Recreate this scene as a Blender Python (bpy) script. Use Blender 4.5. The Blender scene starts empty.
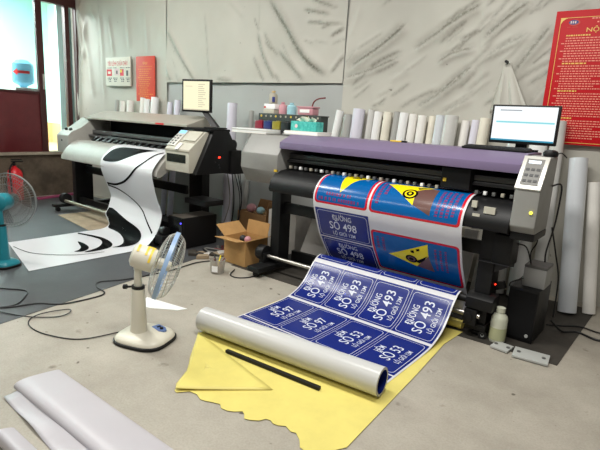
import bpy, bmesh, math, random
from mathutils import Vector, Matrix, geometry, noise
random.seed(7)
S = bpy.context.scene
COL = S.collection
PI = math.pi
S.view_settings.view_transform = 'Standard'
S.view_settings.look = 'None'
S.view_settings.gamma = 1
S.view_settings.use_curve_mapping = False
S.view_settings.exposure = 0.0

# ------------------------------------------------------------------ materials
def lin(c):
    return tuple((v / 12.92 if v <= .04045 else ((v + .055) / 1.055) ** 2.4) for v in (x / 255 for x in c))
MATS = {}
def mat(name, rgb, rough=.5, metal=0, spec=.5, var=0, scale=8, bump=0, bscale=60, emit=None, estr=0, trans=0, alpha=1, coat=0, rgb2=None, ior=None):
    m = bpy.data.materials.new(name); m.use_nodes = True
    nt = m.node_tree; b = nt.nodes['Principled BSDF']
    c = lin(rgb)
    b.inputs['Base Color'].default_value = (*c, 1)
    b.inputs['Roughness'].default_value = rough
    b.inputs['Metallic'].default_value = metal
    b.inputs['Specular IOR Level'].default_value = spec
    if trans: b.inputs['Transmission Weight'].default_value = trans
    if ior: b.inputs['IOR'].default_value = ior
    if alpha < 1: b.inputs['Alpha'].default_value = alpha
    if coat: b.inputs['Coat Weight'].default_value = coat
    if emit:
        b.inputs['Emission Color'].default_value = (*lin(emit), 1)
        b.inputs['Emission Strength'].default_value = estr
    if var or bump or rgb2:
        tc = nt.nodes.new('ShaderNodeTexCoord')
    if var or rgb2:
        n = nt.nodes.new('ShaderNodeTexNoise'); n.inputs['Scale'].default_value = scale; n.inputs['Detail'].default_value = 6
        n.inputs['Roughness'].default_value = .65
        nt.links.new(tc.outputs['Object'], n.inputs['Vector'])
        r = nt.nodes.new('ShaderNodeValToRGB')
        a = lin(rgb2) if rgb2 else tuple(v * (1 - var) for v in c)
        d = c if rgb2 else tuple(min(1, v * (1 + var * .5)) for v in c)
        r.color_ramp.elements[0].color = (*a, 1); r.color_ramp.elements[1].color = (*d, 1)
        r.color_ramp.elements[0].position = .35; r.color_ramp.elements[1].position = .62
        nt.links.new(n.outputs['Fac'], r.inputs['Fac']); nt.links.new(r.outputs['Color'], b.inputs['Base Color'])
    if bump:
        n2 = nt.nodes.new('ShaderNodeTexNoise'); n2.inputs['Scale'].default_value = bscale; n2.inputs['Detail'].default_value = 4
        nt.links.new(tc.outputs['Object'], n2.inputs['Vector'])
        bp = nt.nodes.new('ShaderNodeBump'); bp.inputs['Strength'].default_value = bump; bp.inputs['Distance'].default_value = .01
        nt.links.new(n2.outputs['Fac'], bp.inputs['Height']); nt.links.new(bp.outputs['Normal'], b.inputs['Normal'])
    MATS[name] = m
    return m

def concrete_mat():
    m = bpy.data.materials.new('concrete'); m.use_nodes = True
    nt = m.node_tree; N = nt.nodes; L = nt.links; b = N['Principled BSDF']; b.inputs['Roughness'].default_value = .62
    tc = N.new('ShaderNodeTexCoord')
    def nz(scale, detail, rough=.6):
        n = N.new('ShaderNodeTexNoise'); n.inputs['Scale'].default_value = scale; n.inputs['Detail'].default_value = detail
        n.inputs['Roughness'].default_value = rough; L.new(tc.outputs['Object'], n.inputs['Vector']); return n
    def ramp(src, p0, c0, p1, c1):
        r = N.new('ShaderNodeValToRGB'); e = r.color_ramp.elements
        e[0].position = p0; e[1].position = p1; e[0].color = (*c0, 1); e[1].color = (*c1, 1); L.new(src, r.inputs['Fac']); return r
    base = ramp(nz(1.6, 8, .7).outputs['Fac'], .3, lin((153, 146, 133)), .7, lin((183, 176, 163)))
    spots = ramp(nz(6.5, 3, .5).outputs['Fac'], .69, (1, 1, 1), .76, lin((196, 192, 186)))
    dots = ramp(nz(15, 2, .4).outputs['Fac'], .735, (1, 1, 1), .77, lin((150, 146, 140)))
    fine = ramp(nz(90, 4).outputs['Fac'], .3, (.86, .86, .86), .6, (1, 1, 1))
    prev = base.outputs['Color']
    for r in (spots, dots, fine):
        mx = N.new('ShaderNodeMixRGB'); mx.blend_type = 'MULTIPLY'; mx.inputs['Fac'].default_value = 1
        L.new(prev, mx.inputs['Color1']); L.new(r.outputs['Color'], mx.inputs['Color2']); prev = mx.outputs['Color']
    L.new(prev, b.inputs['Base Color'])
    bp = N.new('ShaderNodeBump'); bp.inputs['Strength'].default_value = .10; bp.inputs['Distance'].default_value = .01
    L.new(nz(25, 6).outputs['Fac'], bp.inputs['Height']); L.new(bp.outputs['Normal'], b.inputs['Normal'])
    return m

def tarp_mat(name, rgb, rgbd, rough=.5):
    m = bpy.data.materials.new(name); m.use_nodes = True
    nt = m.node_tree; N = nt.nodes; L = nt.links; b = N['Principled BSDF']; b.inputs['Roughness'].default_value = rough
    at = N.new('ShaderNodeAttribute'); at.attribute_name = 'grime'
    tc = N.new('ShaderNodeTexCoord')
    n = N.new('ShaderNodeTexNoise'); n.inputs['Scale'].default_value = 34; n.inputs['Detail'].default_value = 5; n.inputs['Roughness'].default_value = .7
    L.new(tc.outputs['Object'], n.inputs['Vector'])
    r = N.new('ShaderNodeMapRange'); r.inputs['From Min'].default_value = .2; r.inputs['From Max'].default_value = .55
    L.new(n.outputs['Fac'], r.inputs['Value'])
    mu = N.new('ShaderNodeMath'); mu.operation = 'MULTIPLY'; L.new(at.outputs['Fac'], mu.inputs[0]); L.new(r.outputs['Result'], mu.inputs[1])
    n2 = N.new('ShaderNodeTexNoise'); n2.inputs['Scale'].default_value = 1.3; n2.inputs['Detail'].default_value = 5
    L.new(tc.outputs['Object'], n2.inputs['Vector'])
    cr = N.new('ShaderNodeValToRGB'); cr.color_ramp.elements[0].position = .3; cr.color_ramp.elements[1].position = .7
    c = lin(rgb); cr.color_ramp.elements[0].color = (*(v * .84 for v in c), 1); cr.color_ramp.elements[1].color = (*c, 1)
    L.new(n2.outputs['Fac'], cr.inputs['Fac'])
    # scattered specks of dirt
    n3 = N.new('ShaderNodeTexNoise'); n3.inputs['Scale'].default_value = 14; n3.inputs['Detail'].default_value = 1
    L.new(tc.outputs['Object'], n3.inputs['Vector'])
    r3 = N.new('ShaderNodeMapRange'); r3.inputs['From Min'].default_value = .78; r3.inputs['From Max'].default_value = .82; r3.inputs['To Max'].default_value = .6
    L.new(n3.outputs['Fac'], r3.inputs['Value'])
    ad = N.new('ShaderNodeMath'); ad.operation = 'MAXIMUM'; L.new(mu.outputs[0], ad.inputs[0]); L.new(r3.outputs['Result'], ad.inputs[1])
    mx = N.new('ShaderNodeMixRGB'); L.new(ad.outputs[0], mx.inputs['Fac']); L.new(cr.outputs['Color'], mx.inputs['Color1'])
    mx.inputs['Color2'].default_value = (*lin(rgbd), 1)
    L.new(mx.outputs['Color'], b.inputs['Base Color'])
    return m

mat('black', (15, 15, 16), .5, spec=.35); mat('black_gloss', (12, 12, 14), .25, spec=.4); mat('dark', (40, 40, 42), .5); mat('rail', (84, 84, 84), .38, metal=.4)
mat('black_matte', (20, 20, 21), .8, spec=.2)
mat('silver', (160, 158, 151), .5, metal=.1, var=.06); mat('silver_cover', (176, 171, 160), .4, metal=.3, var=.05)
mat('cream', (192, 188, 173), .42, var=.05); mat('cream_dark', (168, 162, 146), .45)
mat('grey_shell', (138, 137, 133), .42, var=.05); mat('grey_dark', (92, 92, 90), .5)
mat('purple', (116, 102, 132), .42); mat('bezel', (205, 203, 196), .35, metal=.3); mat('keypad', (104, 102, 98), .45)
mat('lcd_blue', (120, 190, 235), .3, emit=(120, 190, 240), estr=.9); mat('lcd_white', (220, 230, 245), .3, emit=(215, 228, 245), estr=.9)
mat('led_red', (255, 60, 40), .3, emit=(255, 50, 30), estr=4); mat('led_yellow', (250, 240, 80), .3, emit=(245, 235, 70), estr=2); mat('led_blue', (90, 80, 255), .3, emit=(80, 70, 255), estr=3)
mat('steel', (190, 186, 178), .28, metal=.9); mat('steel_dull', (150, 140, 124), .4, metal=.6)
mat('white', (242, 242, 240), .45); mat('white_gloss', (216, 215, 218), .28); mat('vinyl_back', (200, 200, 198), .3)
mat('sheet_black', (9, 8, 9), .6, spec=.04)
mat('plate_blue', (22, 38, 118), .27); mat('plate_white', (216, 220, 232), .5)
mat('sign_blue', (0, 90, 156), .2); mat('sign_red', (205, 24, 44), .2); mat('sign_yellow', (244, 222, 20), .2); mat('sign_brown', (104, 74, 68), .25)
mat('sign_text_red', (120, 52, 104), .25)
mat('yellow_sheet', (224, 209, 116), .55, var=.06, scale=5, bump=.12, bscale=9)
mat('paper_roll', (238, 235, 228), .5, var=.05, scale=4); mat('paper_roll_cream', (234, 228, 210), .5, var=.07, scale=6); mat('vinyl_roll_lilac', (226, 224, 236), .3, coat=.2)
mat('vinyl_roll_blue', (216, 220, 224), .28, coat=.3); mat('grey_roll', (172, 172, 167), .4); mat('vinyl_roll_clear', (210, 209, 204), .22, coat=.4, var=.06)
mat('big_roll', (192, 188, 193), .38, var=.03, scale=2, bump=.05, bscale=4)
mat('fan_white', (224, 219, 202), .35); mat('fan_yellow', (236, 204, 70), .45); mat('fan_blue', (150, 178, 214), .35); mat('fan_panel', (96, 122, 176), .4)
mat('dust', (84, 78, 70), .8); mat('wire', (190, 190, 184), .35, metal=.4); mat('teal', (30, 128, 142), .35); mat('blade', (128, 112, 96), .4, alpha=.5); mat('teal_wire', (120, 124, 122), .4)
mat('blade_clear', (205, 214, 222), .25, alpha=.45)
mat('mat_grey', (69, 70, 72), .55, var=.12, scale=3, bump=.06, bscale=40); mat('mat_dark', (58, 54, 48), .7, var=.3, scale=5)
mat('cardboard', (184, 142, 88), .75, var=.08, scale=10); mat('cardboard_dark', (150, 114, 74), .8, var=.1); mat('card_floor', (150, 132, 108), .75, var=.18, scale=7)
mat('white_card', (214, 210, 204), .6, var=.04); mat('styro', (204, 200, 194), .7)
mat('maroon', (92, 24, 30), .42, var=.15, scale=5); mat('maroon_dark', (66, 26, 26), .45); mat('office_wall', (196, 234, 232), .6); mat('office_tan', (222, 186, 138), .6)
mat('concrete_old', (92, 80, 66), .9, var=.4, scale=3.5, bump=.5, bscale=14); mat('ledge', (150, 138, 122), .8, var=.2, scale=8)
mat('wall_paint', (186, 187, 180), .55, var=.08, scale=2)
mat('board', (176, 164, 138), .7, var=.12, scale=6)
mat('red_paint', (206, 30, 40), .35); mat('red_banner', (196, 16, 28), .5, spec=.25); mat('orange_red', (206, 64, 42), .5); mat('gold', (240, 200, 100), .45); mat('pale_text', (240, 150, 130), .5)
mat('gold_text', (226, 150, 60), .5); mat('navy', (40, 44, 120), .4)
mat('sign_cream', (226, 222, 208), .5); mat('text_dark', (90, 86, 84), .6); mat('text_red', (206, 40, 50), .5); mat('pink_white', (226, 200, 200), .5)
mat('screen_white', (20, 20, 22), .3, emit=(244, 250, 252), estr=1.12); mat('screen_cyan', (20, 20, 22), .3, emit=(150, 228, 236), estr=.95); mat('screen_teal', (20, 20, 22), .3, emit=(60, 165, 200), estr=.8)
mat('screen_warm', (20, 20, 22), .3, emit=(250, 246, 208), estr=1.05); mat('screen_line', (20, 20, 22), .3, emit=(232, 222, 190), estr=.82); mat('screen_grey', (20, 20, 22), .3, emit=(190, 196, 204), estr=.7)
mat('jug', (120, 190, 226), .12, alpha=.75); mat('arrow_red', (212, 32, 36), .4); mat('dispenser', (206, 212, 212), .4)
mat('tissue_teal', (40, 158, 150), .5, rgb2=(96, 200, 190), scale=30); mat('tissue', (238, 232, 214), .7); mat('ink_red', (126, 26, 48), .3); mat('ink_blue', (30, 42, 98), .3); mat('ink_yellow', (132, 122, 34), .3); mat('ink_black', (30, 34, 36), .3)
mat('pink', (196, 140, 148), .45); mat('pale_blue', (160, 204, 214), .4); mat('tan', (206, 178, 128), .5); mat('rack', (50, 56, 54), .5); mat('cap_red', (196, 50, 46), .4)
mat('hdpe', (214, 216, 196), .4, trans=.15); mat('fluid', (176, 178, 140), .4); mat('cup', (190, 186, 176), .2, alpha=.5); mat('cable', (22, 22, 23), .5); mat('cable_grey', (120, 118, 112), .5); mat('cable_red', (110, 34, 34), .5)
mat('adapter', (150, 150, 148), .5); mat('strip', (176, 178, 174), .5); mat('magenta', (150, 60, 96), .5); mat('grime', (52, 46, 38), .9)
mat('glass', (225, 240, 240), .05, trans=1, ior=1.02, spec=.3); mat('yellow_tag', (226, 190, 60), .5)
MATS['concrete'] = concrete_mat()
MATS['tarp'] = tarp_mat('tarp', (200, 197, 186), (80, 75, 60)); MATS['wall_sheet'] = tarp_mat('wall_sheet', (184, 186, 183), (80, 76, 64))

# ------------------------------------------------------------------ mesh builder
class MB:
    def __init__(s): s.v = []; s.f = []; s.m = []
    def add(s, vs, fs, mi=0):
        o = len(s.v); s.v += [tuple(v) for v in vs]; s.f += [tuple(i + o for i in f) for f in fs]; s.m += [mi] * len(fs); return s
    def box(s, x0, x1, y0, y1, z0, z1, mi=0):
        return s.add([(x, y, z) for x in (x0, x1) for y in (y0, y1) for z in (z0, z1)],
                     [(0, 1, 3, 2), (4, 6, 7, 5), (0, 4, 5, 1), (2, 3, 7, 6), (0, 2, 6, 4), (1, 5, 7, 3)], mi)
    def obox(s, c, d, M, mi=0):
        o = len(s.v); s.box(-d[0]/2, d[0]/2, -d[1]/2, d[1]/2, -d[2]/2, d[2]/2, mi)
        for i in range(o, len(s.v)): s.v[i] = tuple(M @ Vector(s.v[i]) + Vector(c))
        return s
    def loft(s, rings, closed=True, caps=True, mi=0):
        n = len(rings[0]); vs = [p for r in rings for p in r]; fs = []
        for i in range(len(rings) - 1):
            for j in range(n if closed else n - 1):
                k = (j + 1) % n; fs.append((i*n+j, i*n+k, (i+1)*n+k, (i+1)*n+j))
        if caps: fs += [tuple(range(n))[::-1], tuple(range((len(rings)-1)*n, len(rings)*n))]
        return s.add(vs, fs, mi)
    def prism_x(s, prof, x0, x1, mi=0):
        return s.loft([[(x, y, z) for y, z in prof] for x in (x0, x1)], mi=mi)
    def prism_z(s, prof, z0, z1, mi=0):
        return s.loft([[(x, y, z) for x, y in prof] for z in (z0, z1)], mi=mi)
    def cyl(s, p0, p1, r0, r1=None, n=20, caps=True, mi=0):
        r1 = r0 if r1 is None else r1; p0 = Vector(p0); p1 = Vector(p1); d = (p1-p0).normalized()
        a = d.orthogonal().normalized(); b = d.cross(a)
        ring = lambda p, r: [p + (a*math.cos(t)+b*math.sin(t))*r for t in (2*PI*i/n for i in range(n))]
        return s.loft([ring(p0, r0), ring(p1, r1)], caps=caps, mi=mi)
    def lathe(s, p, axis, prof, n=28, mi=0, caps=False, sx=1, sy=1):
        p = Vector(p); d = Vector(axis).normalized(); a = Vector((1, 0, 0)) if abs(d.z) > .99 else d.orthogonal().normalized(); b = d.cross(a)
        return s.loft([[p + d*z + (a*math.cos(t)*sx+b*math.sin(t)*sy)*r for t in (2*PI*i/n for i in range(n))] for r, z in prof], caps=caps, mi=mi)
    def tube(s, pts, r, n=8, mi=0, smooth=True, closed=False):
        P = [Vector(p) for p in pts]
        if smooth and len(P) > 2: P = crv(P, 8)
        rings = []; a = None
        for i, p in enumerate(P):
            t = (P[(i+1) % len(P)] - P[i-1]) if closed else (P[min(i+1, len(P)-1)] - P[max(i-1, 0)])
            t.normalize()
            a = t.orthogonal().normalized() if a is None else (a - t*a.dot(t)).normalized()
            b = t.cross(a); rings.append([p + (a*math.cos(q)+b*math.sin(q))*r for q in (2*PI*k/n for k in range(n))])
        if closed: rings.append(rings[0])
        return s.loft(rings, caps=not closed, mi=mi)
    def torus(s, c, axis, R, r, n=40, k=6, mi=0):
        d = Vector(axis).normalized(); a = d.orthogonal().normalized(); b = d.cross(a)
        return s.tube([Vector(c)+(a*math.cos(t)+b*math.sin(t))*R for t in (2*PI*i/n for i in range(n))], r, k, mi, False, True)
    def sphere(s, c, r, n=16, mi=0, sz=1):
        return s.lathe(c, (0, 0, 1), [(max(r*math.sin(PI*i/n), 1e-4), -r*math.cos(PI*i/n)*sz) for i in range(n+1)], n*2, mi)
    def build(s, name, m, parent=None, bevel=0, angle=38, world=True, weld=False):
        me = bpy.data.meshes.new(name)
        off = Vector((0, 0, 0))
        if parent is not None and world:
            r = parent
            while r.parent: r = r.parent
            off = r.location
        me.from_pydata([tuple(Vector(v) - off) for v in s.v], [], s.f)
        ms = m if isinstance(m, (list, tuple)) else [m]
        for k in ms: me.materials.append(MATS[k])
        for i, p in enumerate(me.polygons): p.material_index = s.m[i]
        bm = bmesh.new(); bm.from_mesh(me)
        if weld: bmesh.ops.remove_doubles(bm, verts=bm.verts, dist=2e-5)
        bmesh.ops.recalc_face_normals(bm, faces=bm.faces)
        if bevel:
            es = [e for e in bm.edges if len(e.link_faces) == 2 and e.calc_face_angle(0) > .6]
            bmesh.ops.bevel(bm, geom=es, offset=bevel, segments=2, affect='EDGES', profile=.6, clamp_overlap=True)
        bm.to_mesh(me); bm.free()
        me.shade_smooth(); me.set_sharp_from_angle(angle=math.radians(angle))
        o = bpy.data.objects.new(name, me); COL.objects.link(o)
        if parent is not None: o.parent = parent
        return o
def crv(P, n=8, closed=False):
    out = []
    for i in range(len(P)-1):
        p0 = P[max(i-1, 0)]; p1 = P[i]; p2 = P[i+1]; p3 = P[min(i+2, len(P)-1)]
        for k in range(n):
            t = k/n
            out.append(.5*((2*p1)+(p2-p0)*t+(2*p0-5*p1+4*p2-p3)*t*t+(3*p1-p0-3*p2+p3)*t**3))
    out.append(P[-1]); return out
def tag(o, label, cat, group=None):
    o['label'] = label; o['category'] = cat
    if group: o['group'] = group
    return o
def thing(name, label, cat, loc=(0, 0, 0), group=None, rotz=0):
    o = bpy.data.objects.new(name, None); COL.objects.link(o); o.location = loc; o.rotation_euler = (0, 0, rotz); o.empty_display_size = .1
    return tag(o, label, cat, group)
def struct(o): o['kind'] = 'structure'; return o

_tc = {}
def text2d(body):
    if body in _tc: return _tc[body]
    cu = bpy.data.curves.new('t', 'FONT'); cu.body = body; cu.size = 1; cu.resolution_u = 3; cu.offset = .005
    ob = bpy.data.objects.new('t', cu); COL.objects.link(ob)
    dg = bpy.context.evaluated_depsgraph_get(); dg.update()
    me = ob.evaluated_get(dg).to_mesh()
    vs = [(v.co.x, v.co.y) for v in me.vertices]; fs = [tuple(p.vertices) for p in me.polygons]
    ob.evaluated_get(dg).to_mesh_clear()
    bpy.data.objects.remove(ob); bpy.data.curves.remove(cu)
    x0 = min(v[0] for v in vs); x1 = max(v[0] for v in vs)
    _tc[body] = ([((v[0]-x0)/(x1-x0)-.5, v[1]/.7) for v in vs], fs)     # width 1 centred, capital height 1 on the baseline
    return _tc[body]

# ------------------------------------------------------------------ room
def wall_pt(x, z, off=0):      # the back wall runs slightly askew to the machines
    return (x + .08*off, 4.85 + .08*(x+.9) - off, z)
struct(MB().box(-9.5, 2.2, -1.5, 5.4, -.12, 0).build('floor', 'concrete'))
wb = MB()
p = [wall_pt(-8.6, 0, 0), wall_pt(2.2, 0, 0), wall_pt(2.2, 0, -.2), wall_pt(-8.6, 0, -.2)]
wb.loft([[(a, b, z) for a, b, c in p] for z in (0, 3.7)])
struct(wb.build('wall_back', 'wall_paint'))

def seg_d(px, pz, a, b):
    ax, az = a; bx, bz = b; dx = bx-ax; dz = bz-az; L2 = dx*dx+dz*dz
    t = max(0, min(1, ((px-ax)*dx+(pz-az)*dz)/L2))
    ex = px-ax-dx*t; ez = pz-az-dz*t
    sgn = 1 if dx*ez-dz*ex > 0 else -1
    return sgn*math.hypot(ex, ez), t
def tarp(x0, x1, z0, z1, folds, off, step=.022, seed=0, m='tarp', amp=1.0, sag=.02):
    nx = int((x1-x0)/step); nz = int((z1-z0)/step); vs = []; g = []
    boxes = []
    for f in folds:
        pts, w, h, d = f
        P = [Vector((a, b, 0)) for a, b in pts]
        if len(P) > 2: P = crv(P, 4)
        ss = [((P[i].x, P[i].y), (P[i+1].x, P[i+1].y), i/(len(P)-1), (i+1)/(len(P)-1)) for i in range(len(P)-1)]
        xs = [q.x for q in P]; zs = [q.y for q in P]
        boxes.append((min(xs)-4*w, max(xs)+4*w, min(zs)-4*w, max(zs)+4*w, ss, w, h, d))
    for j in range(nz+1):
        for i in range(nx+1):
            x = x0+(x1-x0)*i/nx; z = z0+(z1-z0)*j/nz
            o = off + sag*noise.noise((x*1.1+seed, z*.9, seed)) + .007*noise.noise((x*5+seed, z*3, 3.1))
            gr = 0
            for bx0, bx1, bz0, bz1, ss, w, h, d in boxes:
                if bx0 < x < bx1 and bz0 < z < bz1:
                    best = None
                    for a, b, t0, t1 in ss:
                        q, t = seg_d(x, z, a, b)
                        if best is None or abs(q) < abs(best[0]): best = (q, t0+(t1-t0)*t)
                    q, t = best; tp = min(1, 5*t+.1, 5*(1-t)+.1)
                    o += h*amp*tp*((q/w)*math.exp(-(q/w)**2)*1.4 + .5*math.exp(-(q/w/1.8)**2))
                    if d:
                        qq = (q + .3*w)/(w*.5); q2 = (q + .2*w)/(w*1.2); gr = max(gr, d*tp*max(.95*math.exp(-qq*qq), .45*math.exp(-q2*q2)))
            vs.append(wall_pt(x, z, max(o, .012))); g.append(gr)
    fs = [(j*(nx+1)+i, j*(nx+1)+i+1, (j+1)*(nx+1)+i+1, (j+1)*(nx+1)+i) for j in range(nz) for i in range(nx)]
    mb = MB().add(vs, fs); o = mb.build('canvas_tarp', m, angle=80)
    at = o.data.attributes.new('grime', 'FLOAT', 'POINT')
    for i, v in enumerate(g): at.data[i].value = v
    return o
#FOLDS
F_LEFT = [([(-8.26, 3.06), (-8.11, 2.48), (-7.93, 1.62)], 0.06, 0.03, 0.2),
  ([(-8.11, 2.9), (-8.22, 2.27)], 0.05, 0.03, 0.35),
  ([(-7.5, 2.91), (-7.4, 2.3)], 0.04, 0.02, 0.25),
  ([(-7.75, 3.17), (-7.7, 2.42), (-7.67, 1.63)], 0.05, 0.02, 0.1),
  ([(-7.07, 3.12), (-7.02, 2.39)], 0.06, 0.015, 0.05),
  ([(-6.61, 2.98), (-6.58, 2.28)], 0.05, 0.012, 0.1),
  ([(-7.98, 3.04), (-7.86, 2.88)], 0.05, 0.02, 0.4),
  ([(-8.22, 3.21), (-8.3, 2.75), (-8.2, 2.16)], 0.05, 0.03, 0.5)]; F_MID = [([(-4.25, 2.88), (-3.99, 2.56), (-3.72, 2.21), (-3.41, 2.0)], 0.06, 0.03, 0.95),
  ([(-4.42, 2.51), (-4.32, 2.23), (-4.13, 1.95)], 0.04, 0.02, 0.7),
  ([(-4.1, 2.3), (-3.7, 1.93)], 0.05, 0.02, 0.6),
  ([(-6.1, 2.63), (-5.86, 2.31), (-5.49, 1.9)], 0.045, 0.025, 0.75),
  ([(-6.17, 2.18), (-6.0, 1.92)], 0.04, 0.02, 0.7),
  ([(-6.38, 3.06), (-6.24, 2.51), (-6.18, 1.95)], 0.03, 0.012, 0.25),
  ([(-5.36, 2.81), (-5.23, 1.95)], 0.025, 0.01, 0.35),
  ([(-4.41, 2.89), (-4.4, 2.54)], 0.02, 0.008, 0.2),
  ([(-3.76, 2.73), (-3.4, 2.65)], 0.035, 0.015, 0.6),
  ([(-3.7, 2.58), (-3.22, 2.54)], 0.025, 0.015, 0.5),
  ([(-3.38, 2.42), (-3.21, 2.5)], 0.03, 0.015, 0.8),
  ([(-3.35, 2.02), (-3.19, 2.22)], 0.03, 0.015, 0.6),
  ([(-3.65, 2.83), (-3.36, 2.73)], 0.04, 0.015, 0.7),
  ([(-4.96, 2.94), (-4.67, 2.68)], 0.05, 0.01, 0),
  ([(-5.23, 1.9), (-4.58, 1.89), (-3.87, 1.88)], 0.028, 0.01, 1.0),
  ([(-5.11, 1.97), (-4.81, 1.92)], 0.05, 0.01, 0.6)]; F_RIGHT = [([(-2.5, 2.5), (-2.74, 2.3), (-3.13, 2.06)], 0.06, 0.035, 0.95),
  ([(-2.53, 2.18), (-2.84, 2.05), (-3.19, 1.95)], 0.045, 0.025, 0.8),
  ([(-1.88, 2.56), (-2.17, 2.38), (-2.4, 2.24)], 0.055, 0.03, 0.75),
  ([(-1.84, 2.23), (-1.99, 2.19), (-2.14, 2.1)], 0.04, 0.02, 0.7),
  ([(-1.81, 2.02), (-2.05, 1.83), (-2.31, 1.66)], 0.05, 0.025, 0.75),
  ([(-1.89, 2.42), (-2.08, 2.28)], 0.035, 0.015, 0.4),
  ([(-3.05, 2.26), (-3.17, 2.12)], 0.03, 0.015, 0.5),
  ([(-1.76, 2.62), (-1.96, 2.52), (-2.15, 2.41)], 0.05, 0.03, 0.9),
  ([(-1.35, 2.61), (-1.54, 2.47), (-1.71, 2.31)], 0.05, 0.03, 0.85),
  ([(-1.32, 2.34), (-1.51, 2.25), (-1.69, 2.14)], 0.04, 0.02, 0.55),
  ([(-1.14, 2.42), (-1.28, 2.2), (-1.41, 2.0)], 0.05, 0.03, 0.85),
  ([(-1.78, 2.07), (-1.94, 1.95), (-2.08, 1.82)], 0.045, 0.03, 0.85),
  ([(-1.77, 2.24), (-1.97, 2.2), (-2.12, 2.13)], 0.04, 0.025, 0.7),
  ([(-1.76, 1.78), (-2.06, 1.61)], 0.04, 0.02, 0.5),
  ([(-0.9, 2.57), (-1.07, 2.48)], 0.05, 0.02, 0.3),
  ([(-1.77, 2.67), (-1.73, 2.31), (-1.68, 1.75)], 0.05, 0.02, 0.05),
  ([(-1.09, 1.95), (-1.25, 1.71)], 0.05, 0.02, 0.3),
  ([(-3.06, 2.72), (-3.16, 2.4)], 0.05, 0.015, 0.0),
  ([(-2.42, 2.08), (-2.64, 1.95)], 0.05, 0.015, 0.15)]; F_LOW = [([(-5.23, 1.75), (-5.29, 1.55)], 0.02, 0.004, 0.5),
  ([(-3.54, 1.26), (-3.41, 1.07)], 0.02, 0.004, 0.3)]
rs = random.Random(4)
def streaks(F, n, xr, zr, ang, jit, L0, L1):
    for k in range(n):
        x = rs.uniform(*xr); z = rs.uniform(*zr); a = math.radians(ang + rs.uniform(-jit, jit)); L = rs.uniform(L0, L1)
        F.append(([(x, z), (x+.5*L*math.cos(a), z+.5*L*math.sin(a)+rs.uniform(-.02, .02)), (x+L*math.cos(a), z+L*math.sin(a))], rs.uniform(.010, .026), rs.uniform(.002, .007), rs.uniform(.2, .65)))
F_RIGHT = [(p_, w_*.75, h_*.55, d_) for p_, w_, h_, d_ in F_RIGHT]
streaks(F_RIGHT, 24, (-3.1, -1.9), (1.55, 2.7), 33, 9, .15, .5)
streaks(F_RIGHT, 26, (-1.95, -1.2), (1.7, 2.7), 42, 9, .15, .5)
streaks(F_RIGHT, 8, (-.9, .3), (2.5, 2.9), 40, 9, .15, .5)
F_MID = [(p_, w_*.8, h_*.7, d_) for p_, w_, h_, d_ in F_MID]
streaks(F_MID, 8, (-4.5, -3.9), (2.0, 2.9), -55, 10, .12, .4)
streaks(F_MID, 8, (-3.75, -3.35), (2.3, 2.9), -5, 25, .1, .3)
streaks(F_MID, 6, (-6.1, -5.8), (1.95, 2.5), -60, 10, .1, .3)
t = tarp(-8.42, -6.12, .0, 3.6, F_LEFT, .035, seed=1, sag=.03); tag(t, 'off-white canvas tarp hanging by the office doorway, behind the two small notices', 'tarp')
t = tarp(-6.11, -3.19, 1.91, 3.6, F_MID, .06, seed=5, sag=.03); tag(t, 'dirty canvas tarp ending in a black-soiled hem above the middle of the wall', 'tarp')
t = tarp(-3.18, 2.1, .0, 3.6, F_RIGHT, .03, seed=9, sag=.03); tag(t, 'dirty canvas tarp with slanting sooty creases behind the purple-topped printer', 'tarp')
t = tarp(-6.11, -3.19, .0, 1.90, F_LOW, .02, seed=3, m='wall_sheet', sag=.01); tag(t, 'smooth grey plastic sheet on the lower wall, below the soiled hem', 'tarp')
# torn flap of canvas pinned above the right monitor
fl = MB()
tip = Vector(wall_pt(-1.47, 2.09, .07)); rows = []
for k in range(9):
    q = k/8
    L0 = Vector(wall_pt(-1.49-.07*q, 2.09-.45*q, .06+.02*q)); R0 = Vector(wall_pt(-1.44+.24*q, 2.09-.45*q, .06+.02*q))
    rows.append([L0.lerp(R0, j/8) + Vector((0, -.05*q*math.sin(j/8*PI*2.2)**2 - .05*q*(j/8), 0)) for j in range(9)])
fl.add([p for r in rows for p in r], [(a*9+b, a*9+b+1, (a+1)*9+b+1, (a+1)*9+b) for a in range(8) for b in range(8)])
o = fl.build('canvas_flap', 'tarp'); tag(o, 'loose cone-shaped flap of canvas pinned to the wall above the right monitor', 'flap')
o.modifiers.new('s', 'SOLIDIFY').thickness = .006
MB().cyl(wall_pt(-1.47, 2.10, .06), wall_pt(-1.47, 2.10, .12), .013).build('pin', 'black', o)

# left wall: raised office behind a partition
XW = -8.37
struct(MB().box(XW-.2, XW, -1.5, 4.26, 0, .69).build('wall_left', 'concrete_old'))
struct(MB().box(XW-.2, XW+.05, -1.5, 4.26, .69, .735).build('trim_1', 'ledge'))
struct(MB().box(-11.4, XW-.2, -1.5, 5.2, .6, .69).build('floor_office', 'office_tan'))
w = MB(); w.box(-11.5, -11.4, -1.5, 5.2, .69, 4); w.box(-11.4, XW-.25, 5.1, 5.2, .69, 4); w.box(-11.4, XW-.25, -1.6, -1.5, .69, 4)
struct(w.build('wall_office', 'office_wall'))
w = MB(); w.box(-11.4, -11.36, -1.5, 5.1, .69, 1.12); w.box(-11.36, -8.85, 5.06, 5.1, .69, 1.12)
struct(w.build('trim_2', 'office_tan'))
struct(MB().box(-11.5, XW-.1, -1.6, 5.2, 3.75, 3.85).build('ceiling', 'office_wall'))
struct(MB().box(XW-.1, XW, -1.5, 4.3, 3.09, 3.75).build('trim_3', 'maroon_dark', bevel=.005))
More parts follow.
